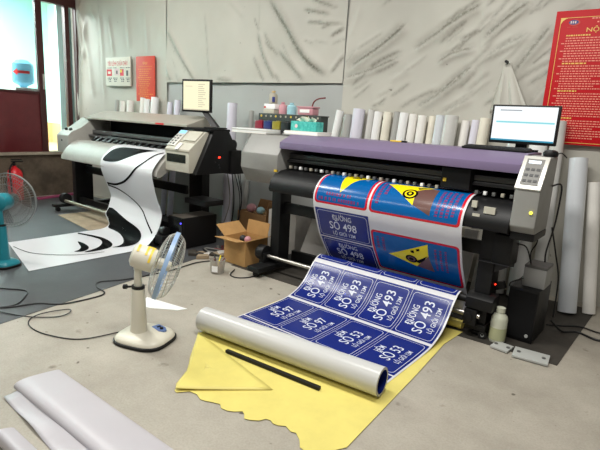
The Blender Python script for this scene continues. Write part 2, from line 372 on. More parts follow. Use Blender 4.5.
# sliding door leaf: maroon panel below, pane above
d1 = MB().box(XW-.06, XW-.02, 1.2, 3.56, .735, 1.68).build('door_1', 'maroon', bevel=.003); struct(d1)
MB().box(XW-.07, XW, 3.56, 3.66, .735, 3.09).build('door_stile', 'maroon_dark', d1, .004)
MB().box(XW-.07, XW-.005, 1.2, 3.56, 1.66, 1.70).build('door_rail', 'maroon_dark', d1, .004)
MB().box(XW-.045, XW-.04, 1.2, 3.56, 1.70, 3.09).build('glass_pane', 'glass', d1)
MB().box(XW, XW+.02, 3.615, 3.645, 1.74, 1.98).build('door_handle', 'steel', d1, .006)
w = MB(); w.box(XW-.1, XW, 4.02, 4.09, .735, 3.09); w.box(XW-.1, XW, 4.2, 4.3, .735, 3.09)
struct(w.build('trim_4', 'maroon_dark', bevel=.004))
struct(MB().box(XW-.35, XW-.3, 4.03, 4.6, .69, 3.6).build('trim_5', 'office_wall'))
# cooler with a bottle of water
c = thing('water_cooler', 'pale water cooler with a blue bottle, behind the glass of the office partition', 'water cooler', (-8.85, 3.5, .69))
MB().box(-9.05, -8.68, 3.32, 3.72, .69, 1.755).build('cabinet', 'dispenser', c, .02)
MB().lathe((-8.86, 3.52, 1.755), (0, 0, 1), [(.05, 0), (.06, .03), (.155, .08), (.165, .12), (.16, .2), (.165, .3), (.155, .38), (.08, .44), (.01, .45)], 32).build('water_bottle', 'jug', c)
ar = MB(); pts = []
for (a, b) in [(-.14, 0), (-.05, .055), (-.05, .022), (.13, .022), (.13, -.022), (-.05, -.022), (-.05, -.055)]: pts.append((a, b))
ca = lambda a, b, r: (-8.86 + r*math.cos(a/.165-.55), 3.52 + r*math.sin(a/.165-.55), 2.0+b)
q = [ca(a, b, .169) for a, b in pts]
ar.add(q, [(0, 1, 2), (4, 5, 3), (0, 2, 5), (0, 5, 6)])
grid = [ca(-.05+.18*i/8, s*.022, .169) for s in (-1, 1) for i in range(9)]
ar2 = MB().add(grid, [(i, i+1, i+10, i+9) for i in range(8)]); ar2.add([ca(-.14, 0, .170), ca(-.05, .055, .170), ca(-.05, -.055, .170)], [(0, 1, 2)])
b_ = [x for x in c.children if x.name.startswith('water_bottle')][0]
ar2.build('red_arrow', 'arrow_red', b_)
e = thing('fire_extinguisher', 'red fire extinguisher standing below the maroon office panel', 'fire extinguisher', (-8.2, 3.04, 0))
MB().lathe((-8.2, 3.04, 0), (0, 0, 1), [(.001, 0), (.105, 0), (.11, .02), (.11, .42), (.09, .47), (.03, .52), (.03, .54), (.001, .54)], 28).build('cylinder_body', 'red_paint', e)
v = MB(); v.cyl((-8.2, 3.04, .53), (-8.2, 3.04, .6), .02); v.box(-8.22, -8.16, 3.0, 3.16, .6, .615); v.box(-8.22, -8.16, 3.0, 3.14, .63, .645)
v.build('valve', 'black', e, .003)
MB().tube([(-8.17, 3.01, .58), (-8.08, 2.93, .5), (-8.07, 2.93, .3), (-8.08, 2.94, .15)], .012).build('hose', 'black', e)
MB().prism_x([(2.40, 0), (2.62, 0), (2.72, .8), (2.50, .8)], -8.3, -8.26).build('timber_board', 'board', bevel=.004)
tag(bpy.data.objects['timber_board'], 'beige timber board propped on the base wall left of the fire extinguisher', 'board')
tag(MB().loft([[(-8.1, 3.3, .004), (-7.98, 3.28, .004), (-8.2, 4.08, .004), (-8.3, 4.02, .004)], [(-8.1, 3.3, .03), (-7.98, 3.28, .03), (-8.2, 4.08, .03), (-8.3, 4.02, .03)]]).build('magenta_board', 'magenta', bevel=.004),
    'long magenta strip lying on the floor against the base wall', 'strip')
# ground sheets
def sheet(name, pts, z0, z1, m, label, cat):
    return tag(MB().prism_z(pts, z0, z1).build(name, m), label, cat)
sheet('floor_mat', [(-8.3, -.8), (-3.14, -.8), (-3.48, 1.13), (-3.92, 3.5), (-4.05, 4.35), (-8.3, 4.1)], .0, .004, 'mat_grey', 'large grey floor mat under the left printer and teal fan', 'mat')
sheet('floor_mat', [(-3.45, 3.24), (-2.5, 3.25), (-1.17, 3.31), (-.45, 3.35), (-.42, 4.72), (-3.5, 4.5)], .0, .005, 'mat_dark', 'dirty dark floor mat under the purple-topped printer', 'mat')
sheet('cardboard_sheet', [(-6.7, 3.0), (-5.62, 2.88), (-5.58, 3.55), (-6.7, 3.7)], .004, .01, 'card_floor', 'flattened brown cardboard sheet on the mat below the left printer', 'cardboard')

# notices on the wall
def wall_board(name, x0, x1, z0, z1, off, th, m, label, cat):
    w = [wall_pt(x0, 0, off), wall_pt(x1, 0, off), wall_pt(x1, 0, off+th), wall_pt(x0, 0, off+th)]
    r = thing(name, label, cat, wall_pt(x0, z0, off))
    MB().loft([[(a, b, z) for a, b, _ in w] for z in (z0, z1)]).build('backing', m, r, .002)
    return r
def wtext(mb, body, xc, zc, w, h, off, mi=0):
    vs, fs = text2d(body)
    mb.add([wall_pt(xc + a*w, zc + b*h, off) for a, b in vs], fs, mi)
def wrect(mb, x0, x1, z0, z1, off, mi=0):
    mb.add([wall_pt(x0, z0, off), wall_pt(x1, z0, off), wall_pt(x1, z1, off), wall_pt(x0, z1, off)], [(0, 1, 2, 3)], mi)
def wlines(mb, x0, x1, z, off, h, mi=0, rnd=random):
    x = x0
    while x < x1-.01:
        w = rnd.uniform(.015, .05); wrect(mb, x, min(x+w, x1), z, z+h, off, mi); x += w+.012
r = wall_board('fire_notice', -7.51, -6.89, 1.85, 2.28, .075, .02, 'sign_cream', 'cream fire notice with red heading and small pictures, left of the orange-red notice', 'notice')
w = MB(); wtext(w, 'TIÊU LỆNH CHỮA CHÁY', -7.2, 2.155, .50, .062, .097); w.build('heading', 'text_red', r)
pics = [[(-7.48, -7.35, 2.0, 2.1, 0), (-7.45, -7.38, 2.03, 2.07, 3)], [(-7.28, -7.17, 2.01, 2.11, 2), (-7.24, -7.20, 2.03, 2.08, 1)], [(-7.14, -7.05, 2.0, 2.1, 0), (-7.135, -7.1, 2.05, 2.09, 4)], [(-6.99, -6.94, 2.0, 2.08, 1)]]
for pc_ in pics:
    w = MB()
    for i, (a, b, c, d, mi) in enumerate(pc_): wrect(w, a, b, c, d, .097+.001*i, mi)
    w.build('picture', ['text_red', 'text_dark', 'pink_white', 'sign_cream', 'sign_yellow'], r)
w = MB()
for i, x in enumerate((-7.46, -7.32, -7.14, -7.0)):
    wlines(w, x, x+.11, 2.115, .097, .012); wlines(w, x, x+.11, 1.96, .097, .014); wlines(w, x+.02, x+.1, 1.935, .097, .016); wlines(w, x+.03, x+.09, 1.91, .097, .014)
w.build('caption_text', 'text_dark', r)['kind'] = 'stuff'
r = wall_board('rules_notice', -6.77, -6.34, 1.63, 2.28, .07, .012, 'orange_red', 'narrow orange-red rules notice with gold text, right of the cream notice', 'notice')
w = MB(); wtext(w, 'NỘI QUY', -6.555, 2.165, .11, .03, .084); w.build('heading', 'gold', r)
w = MB(); rr = random.Random(3); wlines(w, -6.7, -6.4, 2.13, .084, .008, 0, rr)
for k in range(15): wlines(w, -6.72+(.03 if k % 4 else 0), -6.37-rr.random()*.12, 2.09-.03*k, .084, .010, 0, rr)
w.build('body_text', 'gold_text', r)['kind'] = 'stuff'
_wp = wall_pt
def wall_pt(x, z, off=0): return _wp(x+.02, z-.02, off)
r = wall_board('rules_banner', -1.14, -.34, 1.40, 2.5, .09, .006, 'red_banner', 'big red company rules banner on the wall behind the right monitor', 'banner')
for wd, xc, ww in (('NỘI', -.845, .105), ('QUY', -.715, .105)):
    w = MB(); wtext(w, wd, xc, 2.345, ww, .034, .098); w.build('heading_word', 'gold', r)
w = MB(); O = .098
wrect(w, -1.10, -.38, 2.46, 2.464, O); wrect(w, -1.10, -.38, 1.436, 1.44, O); wrect(w, -1.10, -1.096, 1.436, 2.464, O); wrect(w, -.384, -.38, 1.436, 2.464, O)
for (sx, cx) in ((1, -1.10), (-1, -.38)):
    for i in range(8):
        a = i*PI/2/8; b = (i+1)*PI/2/8
        w.add([wall_pt(cx, 2.464, O+.0003), wall_pt(cx+sx*.085*math.cos(a)**4, 2.464-.085*math.sin(a)**4, O+.0004), wall_pt(cx+sx*.085*math.cos(b)**4, 2.464-.085*math.sin(b)**4, O+.0004)], [(0, 1, 2)])
w.build('border', 'gold', r)
c0 = (-1.0, 2.425); w = MB()
ell = lambda cx, cz, a, b, o, n=24: [wall_pt(cx+a*math.cos(2*PI*i/n), cz+b*math.sin(2*PI*i/n), o) for i in range(n)]
w.add(ell(c0[0]+.006, c0[1]-.004, .042, .024, O+.0004), [tuple(range(24))], 1); w.add(ell(c0[0], c0[1], .036, .019, O+.0008), [tuple(range(24))], 0)
for i in range(3): wrect(w, c0[0]-.024+.016*i, c0[0]-.014+.016*i, c0[1]-.009, c0[1]+.010, O+.0012, 2)
wlines(w, -1.045, -.955, 2.385, O, .004, 1)
w.build('logo', ['navy', 'orange_red', 'pink_white'], r)
w = MB(); rr = random.Random(11)
def bits(x0, x1, z, h, mi):
    x = x0
    while x < x1-.006:
        q = rr.uniform(.008, .026); wrect(w, x, min(x+q, x1), z, z+h, O, mi); x += q+.006
for k in range(2): bits(-.87+.04*k, -.61-.04*k, 2.445-.03*k, .010, 0)
z = 2.315; k = 0
while z > 1.47:
    if k % 11 == 0: bits(-1.04, -.90+rr.random()*.06, z, .011, 1)
    else: bits(-1.07+(.03 if k % 3 else 0), -.42 if rr.random() < .6 else -.80+rr.random()*.3, z, .0085, 0)
    z -= .0205; k += 1
w.build('body_text', ['pale_text', 'gold'], r)['kind'] = 'stuff'

wall_pt = _wp

# ------------------------------------------------------------------ camera and lamps
cam = bpy.data.cameras.new('camera'); co = bpy.data.objects.new('camera', cam); COL.objects.link(co); S.camera = co
cam.sensor_width = 36; cam.lens = 28.8; cam.clip_start = .05
ax = Vector((.77356559, .63135727, .05462851)); ay = -Vector((.1762715, -.13156887, -.97550909)); az = -Vector((-.60870735, .76424972, -.21306744))
co.matrix_world = Matrix((( ax.x, ay.x, az.x, 0), (ax.y, ay.y, az.y, 0), (ax.z, ay.z, az.z, 1.48), (0, 0, 0, 1)))
W = bpy.data.worlds.new('world'); S.world = W; W.use_nodes = True
W.node_tree.nodes['Background'].inputs['Color'].default_value = (1, .97, .9, 1); W.node_tree.nodes['Background'].inputs['Strength'].default_value = .15
def area(name, loc, sx, sy, power, col=(1, .98, .93), rot=(0, 0, 0)):
    l = bpy.data.lights.new(name, 'AREA'); l.shape = 'RECTANGLE'; l.size = sx; l.size_y = sy; l.energy = power; l.color = col
    o = bpy.data.objects.new(name, l); COL.objects.link(o); o.location = loc; o.rotation_euler = rot; return o
area('ceiling_tube', (-1.3, 1.9, 3.6), 2.4, .25, 110, rot=(.25, 0, 0))
area('ceiling_tube', (-5.3, 1.9, 3.6), 2.4, .25, 100, rot=(.25, 0, 0))
area('ceiling_tube', (-1.2, -.3, 3.6), 2.4, .25, 45)
area('ceiling_tube', (-4.6, -.3, 3.6), 2.4, .25, 40)
area('office_lamp', (-10.0, 2.2, 3.7), 2.0, 2.0, 480, (.93, 1, 1))

# ------------------------------------------------------------------ printed sheets
class Strip:
    """A sheet hanging from a machine: two side profiles (y, z) joined across x."""
    def __init__(s, A, B, x0, x1):
        cv = lambda P: [Vector((a, b, 0)) for a, b in P]
        s.A = crv(cv(A), 8); s.B = crv(cv(B), 8); s.x0 = x0; s.x1 = x1; s.d = [0]
        for i in range(1, len(s.A)):
            s.d.append(s.d[-1] + ((s.A[i]+s.B[i])/2 - (s.A[i-1]+s.B[i-1])/2).length)
    def raw(s, u, v):
        t = u/(s.x1-s.x0); d = s.d; v = max(0, min(v, d[-1]))
        import bisect
        i = min(max(bisect.bisect_right(d, v)-1, 0), len(d)-2); q = (v-d[i])/(d[i+1]-d[i])
        a = s.A[i].lerp(s.A[i+1], q); b = s.B[i].lerp(s.B[i+1], q); p = a.lerp(b, t)
        return Vector((s.x0+u, p.x, p.y))
    def pos(s, u, v, off=0):
        p = s.raw(u, v)
        if not off: return p
        e = .006; tv = s.raw(u, v+e)-s.raw(u, v-e); w = s.x1-s.x0
        tu = s.raw(min(u+e, w), v)-s.raw(max(u-e, 0), v)
        n = tv.cross(tu).normalized()
        return p + n*off
    def base(s, th, nu=14, v0=0, v1=None):
        v1 = s.d[-1] if v1 is None else v1
        m = MB(); w = s.x1-s.x0; nv = int((v1-v0)/.009)
        for o in (0, -th):
            m.add([s.pos(w*i/nu, v0+(v1-v0)*j/nv, o or 1e-5) for j in range(nv+1) for i in range(nu+1)],
                  [(j*(nu+1)+i, j*(nu+1)+i+1, (j+1)*(nu+1)+i+1, (j+1)*(nu+1)+i) for j in range(nv) for i in range(nu)], 0)
        N = (nv+1)*(nu+1); fs = []
        for j in range(nv):
            for i in (0, nu): a = j*(nu+1)+i; b = a+nu+1; fs.append((a, b, b+N, a+N))
        for i in range(nu):
            for j in (0, nv): a = j*(nu+1)+i; fs.append((a, a+1, a+1+N, a+N))
        m.f += fs; m.m += [0]*len(fs)
        return m
    def poly(s, m, P, off, mi=0, st=.009):
        def clip(Q, ax, val, keep_ge):
            out = []
            for i in range(len(Q)):
                a = Q[i]; b = Q[(i+1) % len(Q)]; ia = (a[ax] >= val) == keep_ge; ib = (b[ax] >= val) == keep_ge
                if ia: out.append(a)
                if ia != ib and abs(b[ax]-a[ax]) > 1e-9:
                    t = (val-a[ax])/(b[ax]-a[ax]); out.append((a[0]+(b[0]-a[0])*t, a[1]+(b[1]-a[1])*t))
            return out
        lo = min(p[1] for p in P); hi = max(p[1] for p in P); n = max(1, int((hi-lo)/st+.5))
        for k in range(n):
            a = lo+(hi-lo)*k/n; b = lo+(hi-lo)*(k+1)/n
            Q = P
            if k: Q = clip(Q, 1, a, True)
            if k < n-1 and Q: Q = clip(Q, 1, b, False)
            if len(Q) < 3: continue
            for tri in geometry.tessellate_polygon([[Vector((x, y, 0)) for x, y in Q]]):
                m.add([s.pos(Q[i][0], Q[i][1], off) for i in tri], [(0, 1, 2)], mi)
    def rrect(s, m, u0, u1, v0, v1, r, off, mi=0):
        P = []
        for cx, cy, a0 in ((u1-r, v1-r, 0), (u0+r, v1-r, 90), (u0+r, v0+r, 180), (u1-r, v0+r, 270)):
            for k in range(5): a = math.radians(a0+22.5*k); P.append((cx+r*math.cos(a), cy+r*math.sin(a)))
        s.poly(m, P, off, mi)
    def text(s, m, body, uc, vc, w, h, off, mi=0, rot=False):
        vs, fs = text2d(body)
        if rot: f = lambda a, b: (uc - b*h, vc - a*w)
        else: f = lambda a, b: (uc + a*w, vc - b*h)
        for t in fs: s.poly(m, [f(*vs[i]) for i in t], off, mi)
def line_poly(P, w0, w1=None):
    V = crv([Vector((a, b, 0)) for a, b in P], 5); l = []; r = []; w1 = w1 or w0
    for i, p in enumerate(V):
        t = (V[min(i+1, len(V)-1)]-V[max(i-1, 0)]).normalized(); n = Vector((-t.y, t.x, 0)); w = w0+(w1-w0)*i/(len(V)-1)
        l.append(p+n*w/2); r.append(p-n*w/2)
    return [[(q.x, q.y) for q in (l[i], l[i+1], r[i+1], r[i])] for i in range(len(V)-1)]

# ------------------------------------------------------------------ right machine: printer with the purple cover
PX0, PX1 = -2.96, -.855
P = thing('wide_format_printer', 'wide printer with grey ends and a long purple top cover, printing blue signs', 'printer', (-2.1, 3.6, 0))
prof = [(3.46, 1.325), (3.33, 1.15), (3.325, 1.0), (3.40, .865), (3.8, .865), (3.85, 1.325)]
def housing(x, dy, dz=0): return [(x, y + (dy if y < 3.5 else 0), z - (dz if z > 1.3 else 0)) for y, z in prof]
MB().loft([housing(-3.57, .13, .0), housing(-3.43, .0), housing(PX0, 0)]).build('left_housing', 'grey_shell', P, .008, 30)
MB().prism_x([(3.345, 1.215), (3.345, 1.275), (3.50, 1.345), (3.86, 1.345), (3.86, 1.215), (3.60, 1.215)], PX0+.002, PX1-.002).build('top_cover', 'purple', P, .008)
r_ = MB(); r_.box(PX0, PX1, 3.72, 3.76, .9, 1.24); r_.box(PX0, PX1, 3.55, 3.72, .98, 1.0); r_.build('back_panel', 'black_matte', P)
g = MB(); g.box(PX0, PX1, 3.50, 3.58, 1.125, 1.165); g.box(PX0, PX1, 3.49, 3.52, 1.09, 1.12); g.build('gantry_rail', 'rail', P, .004)
MB().box(PX0, PX1, 3.47, 3.49, 1.095, 1.107).build('encoder_strip', 'dark', P)
for k in range(34):
    x = PX0+.07+k*.06
    if -1.43 < x < -1.19: continue
    q = MB(); q.box(x-.011, x+.011, 3.43, 3.465, 1.036, 1.062); q.build('pinch_roller', ('cream_dark', 'grey_dark', 'white', 'grey_dark')[k % 4], P, .003)
cg = MB().box(-1.42, -1.20, 3.42, 3.62, 1.05, 1.205).build('carriage', 'black', P, .01)
MB().box(-1.40, -1.375, 3.415, 3.42, 1.10, 1.125).build('yellow_tag', 'yellow_tag', cg)
MB().prism_x([(3.72, 1.022), (3.46, 1.022), (3.385, 1.013), (3.318, .979), (3.265, .917), (3.246, .85), (3.26, .825), (3.35, .81), (3.72, .84)], PX0-.02, PX1).build('platen', 'black', P, 0, 50)
for (x, z, w) in ((-1.03, .955, .075), (-1.115, .985, .035), (-1.1, .9, .05)):
    zz = z; MB().box(x, x+w, 3.262 if z < .95 else 3.27, 3.29, z-.02, z+.025).build('sticker', 'cream', P)
MB().box(-2.99, -2.96, 3.32, 3.345, 1.0, 1.02).build('yellow_tag', 'yellow_tag', P)
# control box at the right end
cb = MB().prism_x([(3.27, 1.125), (3.415, 1.33), (3.62, 1.335), (3.62, .84), (3.30, .84), (3.262, .885), (3.275, .99)], -.855, -.70).build('control_box', 'grey_shell', P, .01)
a = Vector((0, 3.27, 1.125)); b = Vector((0, 3.415, 1.33)); un = (b-a).normalized(); nn = Vector((0, -un.z, un.y))
def slab(x0, x1, t0, t1, h0, h1):
    L = (b-a).length; m = MB(); pts = []
    for x in (x0, x1):
        for t in (t0, t1):
            for h in (h0, h1): pts.append(a + un*(L*t) + nn*h + Vector((x, 0, 0)))
    return m.add(pts, [(0, 1, 3, 2), (4, 6, 7, 5), (0, 4, 5, 1), (2, 3, 7, 6), (0, 2, 6, 4), (1, 5, 7, 3)])
pn = slab(-.858, -.70, .0, 1.0, -.005, .012).build('control_panel', 'bezel', cb, .005)
slab(-.832, -.726, .12, .9, .012, .015).build('keypad', 'keypad', cb)
slab(-.818, -.745, .76, .84, .015, .017).build('display', 'lcd_white', cb)
for i, x in enumerate((-.822, -.79, -.758)):
    for j in range(3): slab(x, x+.022, .2+.17*j, .27+.17*j, .015, .018).build('button', 'dark', cb)
MB().cyl((-.735, 3.268, .985), (-.735, 3.262, .985), .01).build('indicator_light', 'led_yellow', cb)
MB().box(-.85, -.70, 3.3, 3.62, .79, .84).build('box_underside', 'black', P, .006)
MB().box(-.97, -.84, 3.38, 3.56, .57, .79).build('motor_housing', 'black', P, .015)
br = MB(); br.loft([[(x, 3.36, .58), (x, 3.5, .60), (x, 3.5, .55)] for x in (-1.05, -.84)]); br.loft([[(-1.04, y, .56), (-.86, y, .56), (-1.02, y, .46)] for y in (3.42, 3.46)])
br.build('bracket', 'dark', P, .003)
for x in (-3.07, -1.06):
    MB().box(x, x+.11, 3.40, 3.56, .09, .86).build('leg', 'black', P, .006)
    f = MB(); f.box(x-.03, x+.12, 3.12 if x < -2 else 3.38, 3.84, .055, .105); f.build('foot', 'black', P, .008)
    for y in ((3.17, 3.79) if x < -2 else (3.43, 3.79)):
        MB().cyl((x+.02, y, .029), (x+.07, y, .029), .024).build('caster', 'black', P, .003)
MB().box(-2.96, -1.06, 3.46, 3.50, .60, .70).build('cross_beam', 'black', P, .004)
MB().box(-2.96, -1.06, 3.60, 3.64, .10, .20).build('cross_beam', 'black', P, .004)
MB().box(-2.96, -1.06, 3.52, 3.56, .655, .70).build('cable_duct', 'dark', P, .004) if 0 else None
MB().cyl((-3.07, 3.355, .165), (-.98, 3.355, .175), .019).build('takeup_roller', 'steel', P)
MB().cyl((-2.46, 3.395, .272), (-1.05, 3.395, .272), .028).build('tension_bar', 'black', P)
m_ = MB(); m_.cyl((-3.16, 3.355, .19), (-3.07, 3.355, .19), .075); m_.box(-3.12, -3.05, 3.3, 3.5, .09, .2); m_.build('takeup_motor', 'black', P, .006)
m_ = MB(); m_.prism_x([(3.33, .23), (3.33, .31), (3.37, .335), (3.48, .335), (3.48, .23)], -1.09, -.90); m_.build('takeup_motor', 'black', P, .008)
m_ = MB(); m_.box(-1.09, -1.0, 3.33, 3.38, .10, .22); m_.cyl((-1.06, 3.32, .16), (-1.06, 3.38, .16), .035); m_.build('roller_mount', 'black', P, .005)

RPP = [(3.62, 1.032), (3.46, 1.032), (3.38, 1.022), (3.31, .985), (3.255, .92), (3.235, .85), (3.25, .76), (3.285, .67), (3.35, .52), (3.45, .37), (3.52, .275), (3.565, .19), (3.56, .12), (3.515, .09), (3.48, .13), (3.47, .22), (3.45, .285), (3.40, .312), (3.34, .295), (3.275, .24), (3.2, .15), (3.11, .075), (2.97, .024), (2.8, .010), (2.45, .009), (2.2, .009)]
RS = Strip(RPP, RPP, -2.45, -1.15)
B = thing('printed_banner', 'long vinyl banner of blue street signs running from the purple-topped printer to the floor', 'banner', (-1.8, 2.6, 0))
sh = RS.base(.0012, v1=2.90).build('vinyl_sheet', 'white_gloss', B, angle=70)
o1, o2, o3, o4 = .0007, .0014, .0021, .0028
def warning_sign(u0, u1, v0, v1):
    m = MB(); RS.rrect(m, u0, u1, v0, v1, .03, o1, 1); RS.rrect(m, u0+.018, u1-.018, v0+.018, v1-.018, .022, o2, 0); return m
WM = ['sign_blue', 'sign_red', 'sign_yellow', 'sign_brown', 'sheet_black', 'sign_text_red']
rr = random.Random(5)
def scribble_h(m, u0, u1, v, h):
    u = u0
    while u < u1-.01:
        w = rr.uniform(.01, .022); RS.poly(m, [(u, v), (min(u+w, u1), v), (min(u+w, u1), v+h), (u, v+h)], o3, 5); u += w+.008 + (.014 if rr.random() < .25 else 0)
def scribble_v(m, u, v0, v1, h):
    v = v0
    while v < v1-.01:
        w = rr.uniform(.01, .022); RS.poly(m, [(u, v), (u+h, v), (u+h, min(v+w, v1)), (u, min(v+w, v1))], o3, 5); v += w+.008
s1 = warning_sign(.016, .535, .10, .521)
RS.poly(s1, [(.19, .12), (.235, .33), (.26, .409), (.30, .352), (.325, .30), (.36, .24), (.42, .19), (.5, .13), (.50, .12)], o3, 2)
RS.poly(s1, [(.26, .20), (.35, .19), (.36, .215), (.28, .222)], o4, 4)
scribble_h(s1, .13, .40, .418, .026); scribble_h(s1, .06, .48, .462, .026)
s1.build('warning_sign_print', WM, sh, angle=70, weld=True)['label'] = 'blue sign print with red border and a yellow spike, left end of the platen'
s2 = warning_sign(.553, 1.284, .10, .521)
RS.poly(s2, [(.63, .235), (.70, .215), (1.0, .19), (.985, .215), (.894, .276), (.91, .417), (.77, .325)], o3, 2)
RS.poly(s2, [(.894, .276), (.985, .215), (1.05, .225), (1.056, .473), (.91, .412)], o3, 3)
ring = lambda cx, cy, R, q=14: [(cx+R*math.cos(2*PI*i/q), cy+R*.8*math.sin(2*PI*i/q)) for i in range(q)]
RS.poly(s2, ring(.855, .32, .062), o4, 4); RS.poly(s2, ring(.855, .32, .044), o4+.0007, 2); RS.poly(s2, ring(.855, .32, .03), o4+.0014, 4); RS.poly(s2, ring(.855, .32, .012), o4+.0021, 2)
RS.poly(s2, [(.88, .235), (.985, .205), (.93, .24), (.90, .26)], o4, 4)
for u in (.60, .65): scribble_v(s2, u, .22, .46 if u < .63 else .36, .026)
for u in (1.09, 1.13, 1.17, 1.21): scribble_v(s2, u, .23, .47, .022)
s2.build('warning_sign_print', WM, sh, angle=70, weld=True)['label'] = 'blue sign print with red border, yellow triangle and brown corner, right end of the platen'
s3 = warning_sign(.553, 1.284, .675, 1.10)
RS.poly(s3, [(.69, .885), (1.04, .71), (1.04, .82), (.97, .90), (.926, .96)], o3, 2)
RS.poly(s3, [(.926, .955), (.97, .90), (1.04, .82), (1.07, .98)], o3, 3)
RS.poly(s3, ring(.89, .885, .05), o4, 4); RS.poly(s3, ring(.89, .885, .034), o4+.0007, 3); RS.poly(s3, ring(.89, .885, .02), o4+.0014, 4)
RS.poly(s3, [(.92, .90), (.965, .87), (1.03, .82), (1.0, .87), (.95, .92)], o4, 4); RS.poly(s3, [(.89, .80), (.92, .79), (.925, .815), (.9, .82)], o4, 4); RS.poly(s3, [(.94, .775), (.97, .765), (.97, .785), (.945, .795)], o4, 4)
for u in (.60, .65): scribble_v(s3, u, .73, .86, .022)
for u in (1.09, 1.13, 1.17): scribble_v(s3, u, .74, .95, .016)
s3.build('warning_sign_print', WM, sh, angle=70, weld=True)['label'] = 'blue sign print with red border and yellow triangle, lowest on the hanging part'
PM = ['plate_blue', 'plate_white']
def plate(u0, u1, v0, v1, lines, rot):
    m = MB(); RS.rrect(m, u0, u1, v0, v1, .006, o1, 0); g = .017
    RS.rrect(m, u0+g, u1-g, v0+g, v1-g, .028, o2, 1); RS.rrect(m, u0+g+.0035, u1-g-.0035, v0+g+.0035, v1-g-.0035, .025, o3, 0)
    uc = (u0+u1)/2; vc = (v0+v1)/2
    if rot:
        for body, du, w, h in lines: RS.text(m, body, u0+du, vc, w, h, o4, 1, True)
    else:
        for body, dv, w, h in lines: RS.text(m, body, uc, v0+dv, w, h, o4, 1)
    return m.build('street_sign_print', PM, sh, angle=70, weld=True)
big = lambda n: [('ĐƯỜNG', .092, .19, .046), ('SỐ '+n, .186, .27, .072), ('LỘ GIỚI 12M', .243, .225, .034)]
plate(.016, .545, .565, .850, big('498'), False); plate(.016, .545, .862, 1.15, big('498'), False)
L493 = [('ĐƯỜNG', .102, .175, .052), ('SỐ 493', .203, .28, .078), ('LỘ GIỚI 12M', .268, .22, .036)]
def L2(n): return [('HẺM', .102, .095, .052), ('SỐ '+n, .203, .225, .078), ('LỘ GIỚI 12M', .268, .21, .036)]
for k in range(4):
    u = .012+.3195*k
    plate(u, u+.3165, 1.742, 2.148, L493, True)
    plate(u, u+.3165, 2.178, 2.685, L2('97' if k < 2 else '53'), True)
    plate(u, u+.3165, 1.33, 1.70, [], True)
    plate(u, u+.3165, 2.70, 2.88, [], True)
# rolled-up end
A0 = Vector((-2.44, 2.05, .094)); A1 = Vector((-1.11, 2.20, .094)); ad = (A1-A0).normalized(); pu = Vector((0, 0, 1)); pv = ad.cross(pu).normalized()
def spiral(p, r0, r1, turns, n):
    out = []
    for i in range(n+1):
        t = i/n; a = -PI/2 + 2*PI*turns*t; r = r0+(r1-r0)*t
        out.append(p + (pv*math.cos(a)+pu*math.sin(a))*r)
    return out
rl = MB(); n = 40
ro = [A0 + (pv*math.cos(2*PI*i/n)+pu*math.sin(2*PI*i/n))*.083 for i in range(n)]; re = [p+(A1-A0) for p in ro]
ri = [A1 + (pv*math.cos(2*PI*i/n)+pu*math.sin(2*PI*i/n))*.068 for i in range(n)]; rj = [p-(A1-A0) for p in ri]
rl.loft([rj, ro, re, ri], caps=False)
rb = rl.build('banner_roll', 'vinyl_back', B, 0, 50)
q = MB(); q.loft([[A0 + (p-A0)*.985 for p in rj], [A1 + (p-A1)*.985 for p in ri]], caps=False); q.build('roll_inside', 'plate_blue', rb, 0, 50)
q = MB()
for k in (1, .86): q.loft([[A1+ad*.001 + (pv*math.cos(2*PI*i/n)+pu*math.sin(2*PI*i/n))*.083*rr_ for i in range(n)] for rr_ in (k*.97, k*.945)], caps=False)
q.build('roll_edge', 'plate_blue', rb)

# ------------------------------------------------------------------ left machine: silver printer
Q = thing('wide_format_printer', 'silver-covered wide printer on a black stand at the left, printing a black and white sheet', 'printer', (-5.5, 3.5, 0))
MB().prism_x([(3.15, .87), (3.15, 1.10), (3.19, 1.15), (3.33, 1.21), (3.52, 1.345), (3.82, 1.35), (3.86, .87)], -6.95, -6.62).build('left_cap', 'silver', Q, .012, 30)
for x in (-6.84, -6.72): MB().cyl((x, 3.25, 1.165), (x, 3.235, 1.20), .022).build('knob', 'black', Q)
MB().box(-6.81, -6.785, 3.145, 3.152, 1.02, 1.045).build('lock', 'dark', Q)
MB().prism_x([(3.62, 1.048), (3.28, 1.046), (3.2, 1.018), (3.115, .935), (3.052, .85), (3.045, .80), (3.08, .785), (3.2, .85), (3.62, .9)], -6.62, -4.43).build('apron', 'silver', Q, 0, 40)
MB().prism_x([(3.44, 1.335), (3.44, 1.36), (3.50, 1.375), (3.76, 1.462), (3.86, 1.43), (3.86, 1.335)], -6.72, -4.43).build('top_cover', 'silver_cover', Q, .006)
MB().box(-5.02, -4.86, 3.436, 3.44, 1.34, 1.358).build('badge', 'red_paint', Q)
r_ = MB(); r_.box(-6.62, -4.43, 3.78, 3.84, .9, 1.34); r_.build('back_panel', 'black_matte', Q)
g = MB(); g.box(-6.62, -4.43, 3.5, 3.58, 1.14, 1.19); g.box(-6.62, -4.43, 3.44, 3.50, 1.10, 1.125); g.build('gantry_rail', 'rail', Q, .004)
MB().box(-6.62, -4.43, 3.52, 3.6, 1.05, 1.10).build('print_bed', 'black', Q)
for k in range(15):
    x = -6.45+k*.137
    q = MB(); q.loft([[(x, 3.40, 1.048), (x+.075, 3.40, 1.048), (x+.06, 3.48, 1.10), (x+.015, 3.48, 1.10)], [(x, 3.38, 1.062), (x+.075, 3.38, 1.062), (x+.06, 3.46, 1.115), (x+.015, 3.46, 1.115)]])
    q.build('pinch_roller', 'black', Q)
cb = MB().prism_x([(3.15, .875), (3.15, 1.115), (3.37, 1.30), (3.62, 1.31), (3.62, .875)], -4.43, -4.02).build('control_box', 'cream', Q, .012, 30)
